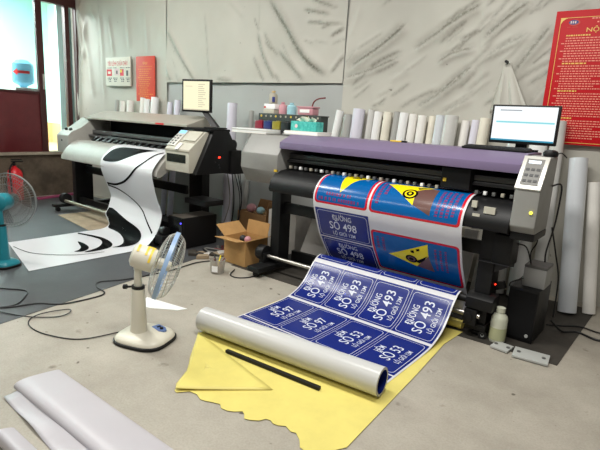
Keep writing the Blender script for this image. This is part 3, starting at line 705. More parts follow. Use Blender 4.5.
MB().box(-4.395, -4.075, 3.146, 3.152, .975, 1.06).build('cover_window', 'black_gloss', cb)
MB().box(-4.43, -4.02, 3.144, 3.152, 1.092, 1.10).build('seam', 'cream_dark', cb)
a = Vector((0, 3.15, 1.115)); b = Vector((0, 3.37, 1.30)); un = (b-a).normalized(); nn = Vector((0, -un.z, un.y))
slab(-4.425, -4.29, .12, .98, 0, .012).build('keypad', 'bezel', cb, .004)
slab(-4.41, -4.305, .80, .95, .012, .015).build('display', 'lcd_blue', cb)
for i in range(2):
    for j in range(4): slab(-4.405+.055*i, -4.38+.055*i, .2+.14*j, .26+.14*j, .012, .016).build('button', 'grey_dark', cb)
slab(-4.25, -4.04, .45, .97, 0, .014).build('access_lid', 'cream', cb, .006)
slab(-4.24, -4.19, -.05, .28, .002, .016).build('latch', 'white', cb, .004)
slab(-4.28, -4.03, .38, .42, .0, .006).build('lid_gap', 'cream_dark', cb)
ec = MB().prism_x([(3.19, .865), (3.425, 1.318), (3.64, 1.318), (3.76, 1.12), (3.76, .865)], -4.02, -3.955).build('end_cover', 'black', Q, .006)
MB().box(-3.956, -3.95, 3.49, 3.52, 1.033, 1.047).build('indicator_light', 'led_red', ec)
for y, z in ((3.45, .99), (3.5, .96), (3.51, .93)): MB().cyl((-3.955, y, z), (-3.949, y, z), .008).build('button', 'dark', ec)
MB().box(-4.12, -3.93, 3.66, 3.86, .85, 1.11).build('side_box', 'black', Q, .006)
MB().cyl((-4.1, 3.72, 1.17), (-3.97, 3.72, 1.17), .06).build('feed_motor', 'black', Q, .01)
MB().prism_x([(3.385, 1.312), (3.385, 1.336), (3.66, 1.336), (3.66, 1.312)], -4.42, -3.96).build('side_cover', 'black_matte', Q, .004)
MB().box(-6.98, -6.88, 3.36, 3.62, .10, .88).build('leg', 'black', Q, .006)
MB().box(-4.74, -4.5, 3.72, 3.84, .10, .88).build('leg', 'black', Q, .006)
for x, y0 in ((-7.02, 3.06), (-4.60, 3.06)):
    MB().box(x, x+.11, y0, 3.95, .07, .115).build('foot', 'black', Q, .008)
    for y in (y0+.06, 3.87): MB().cyl((x+.03, y, .037), (x+.08, y, .037), .031).build('caster', 'black', Q, .003)
MB().box(-6.88, -4.52, 3.50, 3.54, .56, .66).build('cross_beam', 'black', Q, .004)
MB().box(-6.88, -4.6, 3.40, 3.46, .12, .20).build('cross_beam', 'black', Q, .004)
MB().cyl((-6.85, 3.18, .17), (-4.47, 3.18, .17), .022).build('takeup_roller', 'steel_dull', Q)
m_ = MB(); m_.cyl((-6.93, 3.2, .2), (-6.84, 3.2, .2), .075); m_.build('takeup_motor', 'black', Q, .006)
m_ = MB(); m_.box(-4.47, -4.33, 3.04, 3.19, .06, .15); m_.cyl((-4.47, 3.13, .19), (-4.38, 3.13, .19), .05); m_.build('takeup_motor', 'black', Q, .006)
MB().box(-4.36, -4.0, 3.36, 3.62, .50, .56).build('tray', 'black', Q, .006)

LL = [(3.42, 1.06), (3.30, 1.055), (3.21, 1.03), (3.12, .95), (3.05, .86), (3.06, .74), (3.12, .58), (3.17, .44), (3.165, .38), (3.13, .27), (3.09, .2), (3.11, .13), (3.13, .06), (3.05, .014), (2.8, .010), (2.3, .010), (1.96, .010)]
LR = [(3.42, 1.06), (3.28, 1.055), (3.18, 1.03), (3.09, .95), (3.02, .84), (3.04, .69), (3.08, .54), (3.12, .44), (3.14, .36), (3.12, .27), (3.08, .18), (3.02, .1), (2.93, .03), (2.8, .012), (2.5, .010), (2.1, .010), (1.72, .010)]
RS2 = RS; LS = Strip(LL, LR, -5.6, -4.48)
F = thing('printed_sheet', 'glossy white sheet with black swirls curling from the left printer onto the grey mat', 'print', (-5.0, 2.6, 0))
sh2 = LS.base(.0015).build('vinyl_sheet', 'white_gloss', F, angle=70)
def sm(P): return [(q.x, q.y) for q in crv([Vector((a, b, 0)) for a, b in P+P[:1]], 4)][:-1]
m = MB()
LS.poly(m, sm([(.03, .40), (.06, .31), (.13, .25), (.25, .205), (.476, .19), (.728, .178), (.90, .172), (.80, .22), (.70, .262), (.60, .315), (.50, .37), (.41, .42), (.30, .448), (.154, .461), (.05, .453)]), .003)
for seg in line_poly([(.03, .762), (.18, .752), (.308, .728), (.49, .665), (.658, .569), (.784, .477), (.868, .405), (.94, .317), (1.0, .25), (1.07, .20)], .026): LS.poly(m, seg, .003)
for seg in line_poly([(.03, .785), (.15, .79), (.266, .797), (.42, .832), (.55, .885), (.66, .945), (.75, 1.0), (.83, 1.07), (.90, 1.12), (.97, 1.16), (1.05, 1.20)], .018): LS.poly(m, seg, .003)
LS.poly(m, sm([(.02, 1.07), (.10, 1.065), (.20, 1.085), (.34, 1.12), (.50, 1.158), (.65, 1.182), (.80, 1.215), (.89, 1.262), (.924, 1.33), (.93, 1.42), (.91, 1.52), (.86, 1.60), (.85, 1.53), (.80, 1.465), (.728, 1.425), (.602, 1.385), (.434, 1.358), (.252, 1.36), (.06, 1.372), (.03, 1.30), (.05, 1.22), (.015, 1.14)]), .003)
LS.poly(m, sm([(.40, 1.87), (.504, 1.835), (.66, 1.82), (.77, 1.85), (.82, 1.93), (.77, 2.01), (.74, 1.95), (.65, 1.90), (.50, 1.885)]), .003)
LS.poly(m, sm([(.028, 1.775), (.154, 1.707), (.28, 1.639), (.42, 1.579), (.602, 1.551), (.756, 1.565), (.854, 1.627), (.885, 1.743), (.88, 1.86), (.85, 1.92), (.80, 1.79), (.745, 1.715), (.63, 1.65), (.49, 1.628), (.364, 1.663), (.224, 1.723), (.08, 1.79)]), .003)
for seg in line_poly([(.21, 2.50), (.40, 2.45), (.56, 2.39), (.70, 2.28), (.82, 2.15), (.90, 2.02), (.95, 1.85), (.97, 1.72)], .012): LS.poly(m, seg, .003)
m.build('swirl_print', ['sheet_black', 'white_gloss'], sh2, angle=70, weld=True)

# ------------------------------------------------------------------ rolls of paper and vinyl
def roll(base, top, r, m, label, core='grey_dark', group=None, n=28):
    o = thing('vinyl_roll', label, 'roll', base, group)
    b = Vector(base); t = Vector(top); d = (t-b).normalized(); a = d.orthogonal().normalized(); c = d.cross(a)
    ring = lambda p, q: [p + (a*math.cos(2*PI*i/n)+c*math.sin(2*PI*i/n))*q for i in range(n)]
    lift = r*math.sqrt(max(0, 1-d.z*d.z)); b = b + Vector((0, 0, lift))
    MB().loft([ring(b, r*.45), ring(b, r), ring(t, r), ring(t, r*.45), ring(t-d*.03, r*.42)], caps=True).build('wound_sheet', m, o, 0, 50)
    q = MB(); q.loft([ring(t-d*.025, r*.44), ring(t+d*.004, r*.44), ring(t+d*.004, r*.36), ring(t-d*.025, r*.36)], caps=False); q.build('core', 'cardboard_dark', o, 0, 50)
    return o
ORD = ['first', 'second', 'third', 'fourth', 'fifth', 'sixth', 'seventh', 'eighth', 'ninth', 'tenth', 'eleventh', 'twelfth', 'thirteenth', 'fourteenth']
back = [(-3.14, 1.61, .043, 'white', -.16, 'narrow white roll leaning right, leftmost behind the purple printer'),
        (-3.03, 1.57, .05, 'grey_roll', 0, 'dull grey roll just right of the leaning white roll, behind the purple printer'),
        (-2.89, 1.63, .066, 'vinyl_roll_lilac', 0, 'fat lilac-white roll, third from the left behind the purple printer'),
        (-2.762, 1.63, .035, 'vinyl_roll_clear', 0, 'thin greyish roll close right of the fat lilac-white one'),
        (-2.672, 1.61, .044, 'white', 0, 'bright white roll, fifth from the left behind the purple printer'),
        (-2.56, 1.61, .046, 'paper_roll_cream', 0, 'cream stained roll, sixth from the left behind the purple printer'),
        (-2.465, 1.62, .034, 'grey_roll', 0, 'thin dark grey roll right of the cream stained one'),
        (-2.38, 1.61, .046, 'white', 0, 'white roll, eighth from the left behind the purple printer'),
        (-2.28, 1.60, .042, 'paper_roll', 0, 'off-white roll in the middle of three bright ones behind the purple cover'),
        (-2.18, 1.59, .046, 'paper_roll', 0, 'off-white roll, last of three bright ones, before a dark gap'),
        (-2.085, 1.59, .033, 'paper_roll_cream', 0, 'narrow cream roll leaning just right of the dark gap'),
        (-2.00, 1.60, .045, 'vinyl_roll_blue', 0, 'glossy bluish-white roll left of the fat grey-white one'),
        (-1.88, 1.60, .068, 'vinyl_roll_clear', 0, 'fat grey-white roll with a dark seam, behind the purple cover'),
        (-1.75, 1.56, .039, 'paper_roll', 0, 'short off-white roll right of the fat grey-white roll'),
        (-1.66, 1.57, .036, 'vinyl_roll_lilac', 0, 'slim lilac-white roll, second from the left edge of the right monitor'),
        (-1.57, 1.59, .048, 'paper_roll_cream', 0, 'cream roll partly hidden by the left edge of the right monitor')]
for x, z, r, m, lean, lab in back:
    yt = 4.85 + .08*(x+.9) - .075 - r
    roll((x+lean-.01, yt-.19, .006), (x, yt, z), r, m, lab, group='rolls standing behind the purple-topped printer')
roll((-.86, 4.50, 0), (-.94, 4.68, 1.59), .056, 'vinyl_roll_clear', 'tall glossy roll behind the right monitor, first of three at the right', group='rolls at the right end')
roll((-1.22, 4.50, .006), (-1.27, 4.68, 1.52), .085, 'vinyl_roll_clear', 'fat grey-white roll seen under the purple printer, left of its right leg', group='rolls at the right end')
roll((-1.04, 4.52, .006), (-1.08, 4.68, 1.50), .075, 'white', 'fat white roll seen under the purple printer, right of its right leg', group='rolls at the right end')
roll((-.60, 4.45, 0), (-.75, 4.69, 1.29), .073, 'vinyl_roll_blue', 'thick glossy blue-white roll, middle of three at the right under the banner', group='rolls at the right end')
roll((-.455, 4.58, 0), (-.61, 4.74, 1.10), .05, 'paper_roll', 'matte off-white roll, shortest and rightmost of three at the right', group='rolls at the right end')
left = [(-7.19, 4.23, 1.63, .03, 'grey_roll', 'thin greyish roll, leftmost behind the silver printer'), (-7.04, 4.24, 1.62, .043, 'paper_roll', 'off-white roll, second from the left behind the silver printer'),
        (-6.84, 4.25, 1.63, .055, 'paper_roll', 'off-white roll, third from the left, below the orange-red notice edge'), (-6.55, 4.27, 1.68, .036, 'paper_roll', 'off-white roll in front of the orange-red notice, left of two whiter ones'),
        (-6.43, 4.27, 1.66, .044, 'white', 'white roll in front of the orange-red notice, middle of three'), (-6.25, 4.28, 1.69, .056, 'white', 'tallest white roll behind the silver printer, right of the orange-red notice'),
        (-5.93, 4.31, 1.63, .036, 'vinyl_roll_lilac', 'shorter lilac roll beside another, left of the left monitor'), (-5.77, 4.32, 1.66, .042, 'vinyl_roll_lilac', 'taller lilac roll next to the left edge of the left monitor')]
for x, y, z, r, m, lab in left:
    roll((x+.01, y-.15, .005), (x, y, z), r, m, lab, group='rolls standing behind the silver printer')
roll((-4.50, 4.12, .0), (-4.58, 4.26, 1.64), .062, 'vinyl_roll_lilac', 'tall white roll standing alone between the two printers')
roll((-4.40, 4.34, .0), (-4.44, 4.46, 1.56), .034, 'grey_roll', 'grey roll in the shade just right of the tall lone white roll')
roll((-3.5, 4.3, .006), (-3.66, 4.5, .95), .05, 'paper_roll', 'off-white roll in the gloom behind the grey end of the purple-topped printer') if 0 else None

# flattened rolls on the floor in the near left corner
def flat_roll(x0, x1, yc, w, hgt, m, label, tilt=0):
    o = thing('vinyl_roll', label, 'roll', ((x0+x1)/2, yc, 0))
    mb = MB(); rings = []; n = 32
    for k in range(25):
        q = k/24; x = x0+(x1-x0)*q; s = .96+.05*noise.noise((x*2, 1, 2)); rg = []
        for i in range(n):
            a = 2*PI*i/n; c = math.cos(a); sn = math.sin(a)
            y = w/2*(abs(c)**.75)*(1 if c > 0 else -1); z = hgt/2*(abs(sn)**.8)*(1 if sn > 0 else -1)*s + hgt/2
            z += .18*hgt*(-y/w*2)*(1 if sn > 0 else 0)*abs(sn)
            rg.append((x + (0 if k else .01*math.sin(a)), yc + y + tilt*(x-x0), max(z, .001)))
        rings.append(rg)
    mb.loft(rings); mb.build('wound_sheet', m, o, 0, 60)
    return o
o = flat_roll(-2.55, -.95, .985, .24, .06, 'big_roll', 'wide flattened roll of white sheet on the floor at the lower left', .03)
q = MB(); g = []
for i in range(25):
    x = -2.50+1.45*i/24
    for j in range(7):
        t = j/6; yy = .89 + .03*(x+2.6) - .13*t*(1-.35*(1-min(1, (x+2.53)*1.2))) ; g.append((x - .02*t, yy, .036*(1-t)**2 + .004 + .008*math.sin(i*.9+t*3)*t + .006*t))
q.add(g, [(i*7+j, i*7+j+1, (i+1)*7+j+1, (i+1)*7+j) for i in range(24) for j in range(6)])
fl_ = q.build('loose_end', 'big_roll', o, 0, 80)
fl_.modifiers.new('s', 'SOLIDIFY').thickness = .002
o = flat_roll(-2.17, -1.0, .685, .085, .07, 'big_roll', 'slim white roll on the floor, cut off by the lower left corner', .03)
q = MB(); g = []
for i in range(13):
    x = -2.10+.9*i/12
    for j in range(5): t = j/4; g.append((x, .715 + .03*(x+2.2) + .045*t*min(1, .3+i/4), .05*(1-t)**2+.004+.004*math.sin(i+t*2)*t))
q.add(g, [(i*5+j, i*5+j+1, (i+1)*5+j+1, (i+1)*5+j) for i in range(12) for j in range(4)])
q.build('loose_end', 'big_roll', o, 0, 80).modifiers.new('s', 'SOLIDIFY').thickness = .002

# yellow backing paper under the banner
Y = thing('yellow_paper', 'torn yellow backing paper spread under the banner roll', 'paper', (-1.8, 2.5, 0))
edge = [(-1.01, 1.71), (-1.06, 1.62), (-1.12, 1.555), (-1.17, 1.56), (-1.205, 1.60), (-1.25, 1.628), (-1.275, 1.618), (-1.32, 1.634), (-1.35, 1.612), (-1.38, 1.605), (-1.405, 1.616), (-1.43, 1.608), (-1.445, 1.575), (-1.485, 1.545), (-1.51, 1.535), (-1.535, 1.56), (-1.56, 1.572), (-1.59, 1.54), (-1.62, 1.522), (-1.66, 1.515), (-1.69, 1.535), (-1.73, 1.52), (-1.77, 1.50), (-1.80, 1.492), (-1.85, 1.51), (-1.90, 1.50), (-1.94, 1.445), (-1.965, 1.45), (-1.985, 1.485), (-2.03, 1.55), (-2.07, 1.62), (-2.2, 1.74), (-2.43, 1.99)]
pl = edge + [(-2.46, 2.6), (-2.47, 3.2), (-1.10, 3.40)]
pl += [(-1.12, 3.1), (-1.075, 2.6)]
MB().prism_z(pl, .004, .0055).build('spread_sheet', 'yellow_sheet', Y)
q = MB(); F0 = [(-2.44, 2.0), (-2.07, 1.615), (-1.99, 1.48), (-1.955, 1.45), (-1.58, 1.825)]
cen = (-2.02, 1.72); vs = []; fs = []
rings = 6
for k in range(rings+1):
    t = k/rings
    for i in range(40):
        s = i/40*5; a = F0[int(s) % 5]; b = F0[(int(s)+1) % 5]; f = s-int(s)
        x = a[0]+(b[0]-a[0])*f; y = a[1]+(b[1]-a[1])*f
        x = cen[0]+(x-cen[0])*t; y = cen[1]+(y-cen[1])*t
        near = max(0, (-(x+2.0)*.3 - (y-1.9)))       # lifts towards the near edge
        vs.append((x, y, .010 + .05*max(0, .5-abs((x+2.05)*.9))*near + .004*noise.noise((x*7, y*7, 0))))
fs = [(k*40+i, k*40+(i+1) % 40, (k+1)*40+(i+1) % 40, (k+1)*40+i) for k in range(rings) for i in range(40)]
q.add(vs, fs); q.build('folded_flap', 'yellow_sheet', Y, 0, 80).modifiers.new('s', 'SOLIDIFY').thickness = .0012
q = MB(); q.loft([[(x, 3.44+.034*math.cos(2*PI*i/24)*k, .042+.034*math.sin(2*PI*i/24)*k) for i in range(24)] for x, k in ((-2.47, .7), (-2.47, 1), (-1.12, 1), (-1.12, .7), (-1.14, .66))]); q.build('paper_roll', 'yellow_sheet', Y, 0, 50)
bar = MB(); d = Vector((.68, .065, 0)).normalized(); bar.obox((-1.74, 1.975, .017), (.70, .026, .02), Matrix.Rotation(math.atan2(.065, .68), 3, 'Z'))
tag(bar.build('black_bar', 'black', bevel=.003), 'flat black bar lying on yellow paper against the banner roll', 'bar')
tag(MB().prism_z([(-3.25, 2.13), (-2.83, 2.21), (-2.86, 2.14), (-3.03, 2.02), (-3.12, 1.98)], .001, .004).build('paper_scrap', 'white'), 'white paper scrap on concrete behind the white fan', 'paper')

# ------------------------------------------------------------------ fans
def fan(name, label, base, col, axis, zc, off, R, body, band, wire, blade, drips, yaw, wires=44, bsc=1):
    bx, by = base
    o = thing(name, label, 'fan', (bx, by, 0)); zz = .004 if body == 'teal' else 0
    def sq(r, z, e=.62):
        out = []; r *= bsc
        for i in range(48):
            a = 2*PI*i/48; c = math.cos(a); s = math.sin(a)
            x = r*.98*(abs(c)**e)*(1 if c > 0 else -1); y = r*.86*(abs(s)**e)*(1 if s > 0 else -1)
            out.append((bx + x*math.cos(yaw)-y*math.sin(yaw), by + x*math.sin(yaw)+y*math.cos(yaw), z+zz))
        return out
    MB().loft([sq(.182, 0), sq(.19, .006), sq(.19, .02), sq(.184, .024)]).build('base_rim', 'black', o)
    bs = MB().loft([sq(.181, .024), sq(.18, .034), sq(.165, .05), sq(.13, .062, .7), sq(.08, .07, .9), sq(.04, .074, 1)]).build('base', body, o, 0, 50)
    if drips is not None:
        pm = MB(); px, py = bx+.045, by+.085; pts = [(-.055, -.03), (.03, -.035), (.058, -.01), (.055, .012), (.02, .03), (-.055, .03)]
        pm.loft([[(px+x, py+y, z) for x, y in pts] for z in (.052, .074)]); pn_ = pm.build('control_panel', 'fan_panel', o, .004)
        MB().cyl((px+.022, py-.005, .074), (px+.022, py-.005, .084), .011).build('button', 'black', pn_); MB().box(px-.022, px-.012, py-.012, py+.014, .074, .079).build('switch', 'black', pn_)
    cx, cy = col
    def el(r, z): return [(cx+r*math.cos(2*PI*i/28), cy+r*.85*math.sin(2*PI*i/28), z+zz) for i in range(28)]
    MB().loft([el(.064, .06), el(.058, .10), el(.047, zc-.225), el(.043, zc-.21)]).build('column', body, o, 0, 50)
    MB().loft([el(.046, zc-.217), el(.046, zc-.20)]).build('collar', 'black', o)
    kn = MB(); kn.cyl((cx-.035, cy-.03, zc-.21+zz), (cx-.07, cy-.05, zc-.215+zz), .007); kn.cyl((cx-.06, cy-.045, zc-.213+zz), (cx-.078, cy-.056, zc-.215+zz), .016); kn.build('knob', 'black', o)
    d = Vector(axis).normalized(); M = Vector((cx, cy, zc+zz)); C = M + d*off
    pv_ = MB(); pv_.loft([el(.03, zc-.205), el(.024, zc-.06)]); pv_.cyl(Vector((cx, cy, zc-.07+zz))-d.orthogonal()*.035, Vector((cx, cy, zc-.07+zz))+d.orthogonal()*.035, .024); pv_.build('neck', body, o, .003)
    s0 = M - d*.04
    mh = MB().lathe(s0, d, [(.001, 0), (.05, .003), (.072, .018), (.078, .045), (.08, .09), (.077, .145), (.064, .165), (.001, .168)], 36).build('motor_housing', body, o, 0, 40)
    a = d.orthogonal().normalized(); b = d.cross(a)
    up = (Vector((0, 0, 1)) - d*d.z).normalized(); sd = d.cross(up)
    if drips:
        for z0, z1, a0, a1 in drips:
            m_ = MB(); pts = []
            for k in range(7):
                ang = a0+(a1-a0)*k/6
                for zq in (z0, z1): pts.append(s0 + d*zq + (up*math.cos(ang)+sd*math.sin(ang))*.0818)
            m_.add(pts, [(2*k, 2*k+1, 2*k+3, 2*k+2) for k in range(6)]); m_.build('paint_streak', 'fan_yellow', mh)
    def dome(sign, depth, nm):
        g = MB(); prof = [(.055, depth), (R*.45, depth*.98), (R*.8, depth*.72), (R*.96, depth*.28), (R, .004)]
        for k in range(wires):
            th = 2*PI*k/wires; e = a*math.cos(th)+b*math.sin(th)
            g.tube([C + e*r + d*sign*z for r, z in prof], .0013, 4)
        for r, z in ((.055, depth), (R*.62, depth*.88), (R*.9, depth*.5)): g.torus(C+d*sign*z, d, r, .0022, 48, 5)
        g.cyl(C+d*sign*(depth-.004), C+d*sign*(depth+.005), .05 if sign > 0 else .058, n=28)
        g.build(nm, wire, o, 0, 60)
    dome(1, .085, 'front_guard'); dome(-1, .075, 'rear_guard')
    MB().lathe(C, d, [(R-.002, -.013), (R+.005, -.013), (R+.005, .013), (R-.002, .013), (R-.002, -.013)], 64).build('guard_band', band, o, 0, 50)
    MB().lathe(C-d*.02, d, [(.001, .05), (.03, .045), (.036, .0), (.036, -.04), (.001, -.04)], 28).build('hub', body, o)
    for k in range(3):
        g = []; th0 = 2*PI*k/3+.4
        for i in range(9):
            r = .03+(R*.86-.03)*i/8; wd = .35+.75*min(1, i/5)
            for j in range(7):
                th = th0 + wd*(j/6-.5); e = a*math.cos(th)+b*math.sin(th)
                g.append(C - d*.01 + e*r + d*(.045*(j/6-.5)*min(1, .4+i/8)))
        MB().add(g, [(i*7+j, i*7+j+1, (i+1)*7+j+1, (i+1)*7+j) for i in range(8) for j in range(6)]).build('blade', blade, o, 0, 80)
    return o
fan1 = fan('pedestal_fan', 'white fan with blue guard rim and yellow paint streaks on bare concrete', (-2.605, 1.69), (-2.63, 1.66), (.65, .67, -.32), .58, .19, .222, 'fan_white', 'fan_blue', 'wire', 'blade_clear',
           [(.03, .045, .1, .9), (.085, .10, -.1, 1.0), (.115, .13, .0, 1.5), (.085, .135, -.25, .12)], .35)
MB().tube([(-2.8, 1.62, .012), (-2.89, 1.39, .006), (-3.11, 1.27, .006), (-3.30, 1.25, .006), (-3.42, 1.30, .006), (-3.45, 1.40, .012), (-3.40, 1.56, .012), (-3.33, 1.53, .012), (-3.34, 1.44, .006), (-3.46, 1.30, .012), (-3.68, 1.20, .010), (-3.9, 1.1, .010)], .004).build('power_cord', 'cable', fan1)
fan2 = fan('pedestal_fan', 'teal fan seen from behind at the left edge on the grey mat', (-4.79, 1.63), (-4.79, 1.63), (-.66, .75, -.03), .60, .15, .25, 'teal', 'teal_wire', 'teal_wire', 'blade', None, .3, 56, .7)

# ------------------------------------------------------------------ monitors, keyboard, things on the machines
def monitor(label, c, w, h, yaw, screen, stand):
    o = thing('monitor', label, 'monitor', c, None, yaw)
    L = dict(parent=o, world=False)
    MB().box(-w/2, w/2, 0, .035, -h/2, h/2).build('casing', 'black', o, .006, world=False)
    return o
mo = monitor('wide black computer monitor with a white window on screen, on the purple printer', (-.985, 3.74, 1.535), .46, .275, 0, None, None)
MB().box(-.214, .214, -.003, .001, -.117, .125).build('screen', 'screen_white', mo, world=False)
q = MB(); q.box(-.214, .214, -.0045, -.003, -.117, -.106); q.build('taskbar', 'screen_teal', mo, world=False)
q = MB(); q.box(-.19, .205, -.0045, -.003, .01, .022); q.build('toolbar', 'screen_cyan', mo, world=False)
q = MB(); q.box(-.17, -.02, -.0045, -.003, .095, .103); q.build('title_line', 'screen_grey', mo, world=False)
q = MB(); q.box(-.04, .04, .02, .045, -.165, -.10); q.build('stand_neck', 'black_gloss', mo, .004, world=False)
q = MB(); q.loft([[(.12*math.cos(2*PI*i/28), .03+.055*math.sin(2*PI*i/28), z) for i in range(28)] for z in (-.187, -.172)]); q.build('stand_base', 'black_gloss', mo, world=False)
ml = monitor('small squarish monitor glowing pale yellow, on the silver printer', (-4.47, 3.60, 1.685), .40, .36, math.radians(14), None, None)
MB().box(-.178, .178, -.003, .001, -.158, .158).build('screen', 'screen_warm', ml, world=False)
q = MB()
for k in range(12): q.box(.03, .03+.05+.06*random.random(), -.0045, -.003, .12-.022*k, .128-.022*k)
q.box(-.15, -.05, -.0045, -.003, .1, .106); q.box(-.178, .178, -.0045, -.003, -.158, -.146)
for (n_, z_) in (('text_block', 0),): q.build(n_, 'screen_line', ml, world=False)['kind'] = 'stuff'
st = MB(); st.loft([[(.06, .04, -.17), (.14, .04, -.17), (.14, .02, -.17), (.06, .02, -.17)], [(.28, -.05, -.33), (.37, -.05, -.33), (.37, -.10, -.33), (.28, -.10, -.33)]]); st.build('stand_neck', 'black', ml, .004, world=False)
st = MB(); st.box(.27, .44, -.22, -.02, -.348, -.333); st.build('stand_base', 'black', ml, .004, world=False)
k = thing('keyboard', 'black keyboard lying on the purple cover in front of the right monitor', 'keyboard', (-1.12, 3.6, 1.346))
MB().prism_x([(3.52, 1.3465), (3.52, 1.362), (3.67, 1.372), (3.67, 1.3465)], -1.33, -.88).build('body', 'black', k, .004)
for r in range(5):
    for c in range(16):
        x = -1.32+c*.0272; y = 3.533+r*.0265; z = 1.3628+ (y-3.52)*.0667
        MB().box(x, x+.0235, y, y+.022, z, z+.005).build('key', 'dark', k)
mu = thing('webcam', 'small black rounded device behind the control panel, right of the monitor', 'device', (-.70, 3.52, 1.336))
MB().lathe((-.735, 3.55, 1.336), (0, 0, 1), [(.001, 0), (.045, 0), (.048, .02), (.04, .035), (.02, .042), (.001, .043)], 24).build('body', 'black', mu)
MB().tube([(-.70, 3.57, 1.35), (-.68, 3.60, 1.36), (-.66, 3.68, 1.33)], .004).build('cord', 'cable', mu)
def stack(name, x0, x1, y0, y1, z0, z1, n, label):
    o = thing(name, label, 'papers', ((x0+x1)/2, (y0+y1)/2, z0)); rr = random.Random(len(label))
    for i in range(n):
        a = z0+(z1-z0)*i/n; dx = rr.uniform(-.015, .015); dy = rr.uniform(-.01, .01)
        MB().box(x0+dx, x1+dx, y0+dy, y1+dy, a, a+(z1-z0)/n*.94).build('booklet', 'white' if i % 2 else 'paper_roll', o, .001)
    return o
stack('paper_stack', -3.72, -3.235, 3.46, 3.70, 1.327, 1.372, 4, 'stack of white papers overhanging the grey left end of the purple printer')
stack('paper_stack', -3.06, -2.66, 3.52, 3.74, 1.3465, 1.38, 3, 'thin cream stack of booklets on the purple cover under the tissue box')
rk = thing('ink_rack', 'dark perforated rack behind the colour bottles on the printer end', 'rack', (-3.25, 3.8, 1.347))
MB().box(-3.64, -2.82, 3.765, 3.775, 1.347, 1.53).build('front_plate', 'rack', rk, .002); MB().box(-3.64, -2.82, 3.775, 3.91, 1.52, 1.53).build('shelf', 'rack', rk, .002)
for x in (-3.63, -2.84): MB().box(x, x+.01, 3.775, 3.9, 1.347, 1.52).build('side_plate', 'rack', rk)
for i in range(12): MB().cyl((-3.6+.068*i, 3.766, 1.505), (-3.6+.068*i, 3.762, 1.505), .011, n=12).build('hole', 'cream_dark' if i % 3 else 'yellow_tag', rk)
for x, m_, nm in ((-3.53, 'ink_red', 'dark red'), (-3.41, 'ink_blue', 'dark blue'), (-3.29, 'ink_yellow', 'olive yellow'), (-3.175, 'ink_black', 'black')):
    b_ = thing('ink_bottle', nm + ' ink bottle standing in front of the perforated rack', 'bottle', (x, 3.68, 1.364), 'ink bottles on the printer end')
    z0 = 1.3735 if x < -3.25 else 1.3465
    MB().box(x-.052, x+.052, 3.65, 3.73, z0, 1.455).build('bottle_body', m_, b_, .012); MB().cyl((x, 3.69, 1.454), (x, 3.69, 1.463), .022).build('cap', m_, b_, .003)
tb = thing('tissue_box', 'teal patterned tissue box with a tissue sticking out, on the purple cover', 'tissue box', (-2.9, 3.65, 1.381))
MB().box(-3.05, -2.74, 3.60, 3.71, 1.381, 1.47).build('carton', 'tissue_teal', tb, .004)
MB().lathe((-2.98, 3.5995, 1.425), (0, -1, 0), [(.001, 0), (.018, .001), (.001, .002)], 12).build('emblem', 'pink_white', tb)
q = MB(); g = []
for i in range(13):
    for j in range(6): t = j/5; u = i/12-.5; g.append((-2.89+.20*u*(1+.25*t), 3.655+.02*math.sin(i*1.3)*t-.02*t, 1.468+.05*t*(1-abs(u)*1.2)+.01*math.sin(i*2.1+j)))
q.add(g, [(i*6+j, i*6+j+1, (i+1)*6+j+1, (i+1)*6+j) for i in range(12) for j in range(5)]); q.build('tissue', 'tissue', tb, 0, 80)
wbx = thing('carton', 'small white and red carton on the rack, left of the pink bottle', 'carton', (-3.52, 3.84, 1.532))
MB().box(-3.60, -3.45, 3.79, 3.89, 1.532, 1.575).build('lower_box', 'cream', wbx, .003); MB().box(-3.59, -3.44, 3.79, 3.88, 1.577, 1.63).build('upper_box', 'white', wbx, .003)
MB().box(-3.59, -3.565, 3.788, 3.79, 1.585, 1.605).build('red_mark', 'cap_red', wbx)
def bottle(name, x, y, z, r, h, m, cap, label, cat='bottle', nr=.4):
    o = thing(name, label, cat, (x, y, z))
    MB().lathe((x, y, z), (0, 0, 1), [(.001, 0), (r, 0), (r, h*.68), (r*.8, h*.78), (r*nr, h*.83), (r*nr, h*.88), (.001, h*.88)], 24).build('bottle_body', m, o)
    MB().lathe((x, y, z), (0, 0, 1), [(r*nr*1.15, h*.86), (r*nr*1.15, h), (.001, h)], 20).build('cap', cap, o)
    return o
bottle('glue_bottle', -3.50, 3.83, 1.632, .045, .13, 'cream_dark', 'tan', 'beige bottle with a tan cap standing on top of the white and red carton')
MB().box(-3.475, -3.45, 3.785, 3.80, 1.65, 1.70).build('label_patch', 'navy', bpy.data.objects['glue_bottle'])
bottle('ink_bottle', -3.37, 3.84, 1.532, .042, .12, 'pink', 'pink', 'pink bottle on the rack beside the pale blue one')
bottle('ink_bottle', -3.25, 3.84, 1.532, .048, .115, 'pale_blue', 'pale_blue', 'pale blue bottle on the rack beside the pink one')
cn = thing('ink_container', 'pink see-through container with a white label and a red tube, on the rack', 'container', (-3.07, 3.84, 1.532))
MB().box(-3.13, -2.94, 3.79, 3.89, 1.532, 1.60).build('tub', 'pink', cn, .01); MB().box(-3.10, -2.98, 3.786, 3.79, 1.555, 1.585).build('label_patch', 'white', cn); MB().box(-3.14, -2.93, 3.785, 3.895, 1.60, 1.615).build('lid', 'pink', cn, .004)
MB().tube([(-2.99, 3.84, 1.61), (-2.97, 3.84, 1.66), (-2.91, 3.83, 1.69), (-2.82, 3.82, 1.70)], .007).build('tube', 'cable_red', cn)
pk = thing('cutter', 'small yellow cutter lying on the purple cover before the white rolls', 'cutter', (-1.9, 3.62, 1.346))
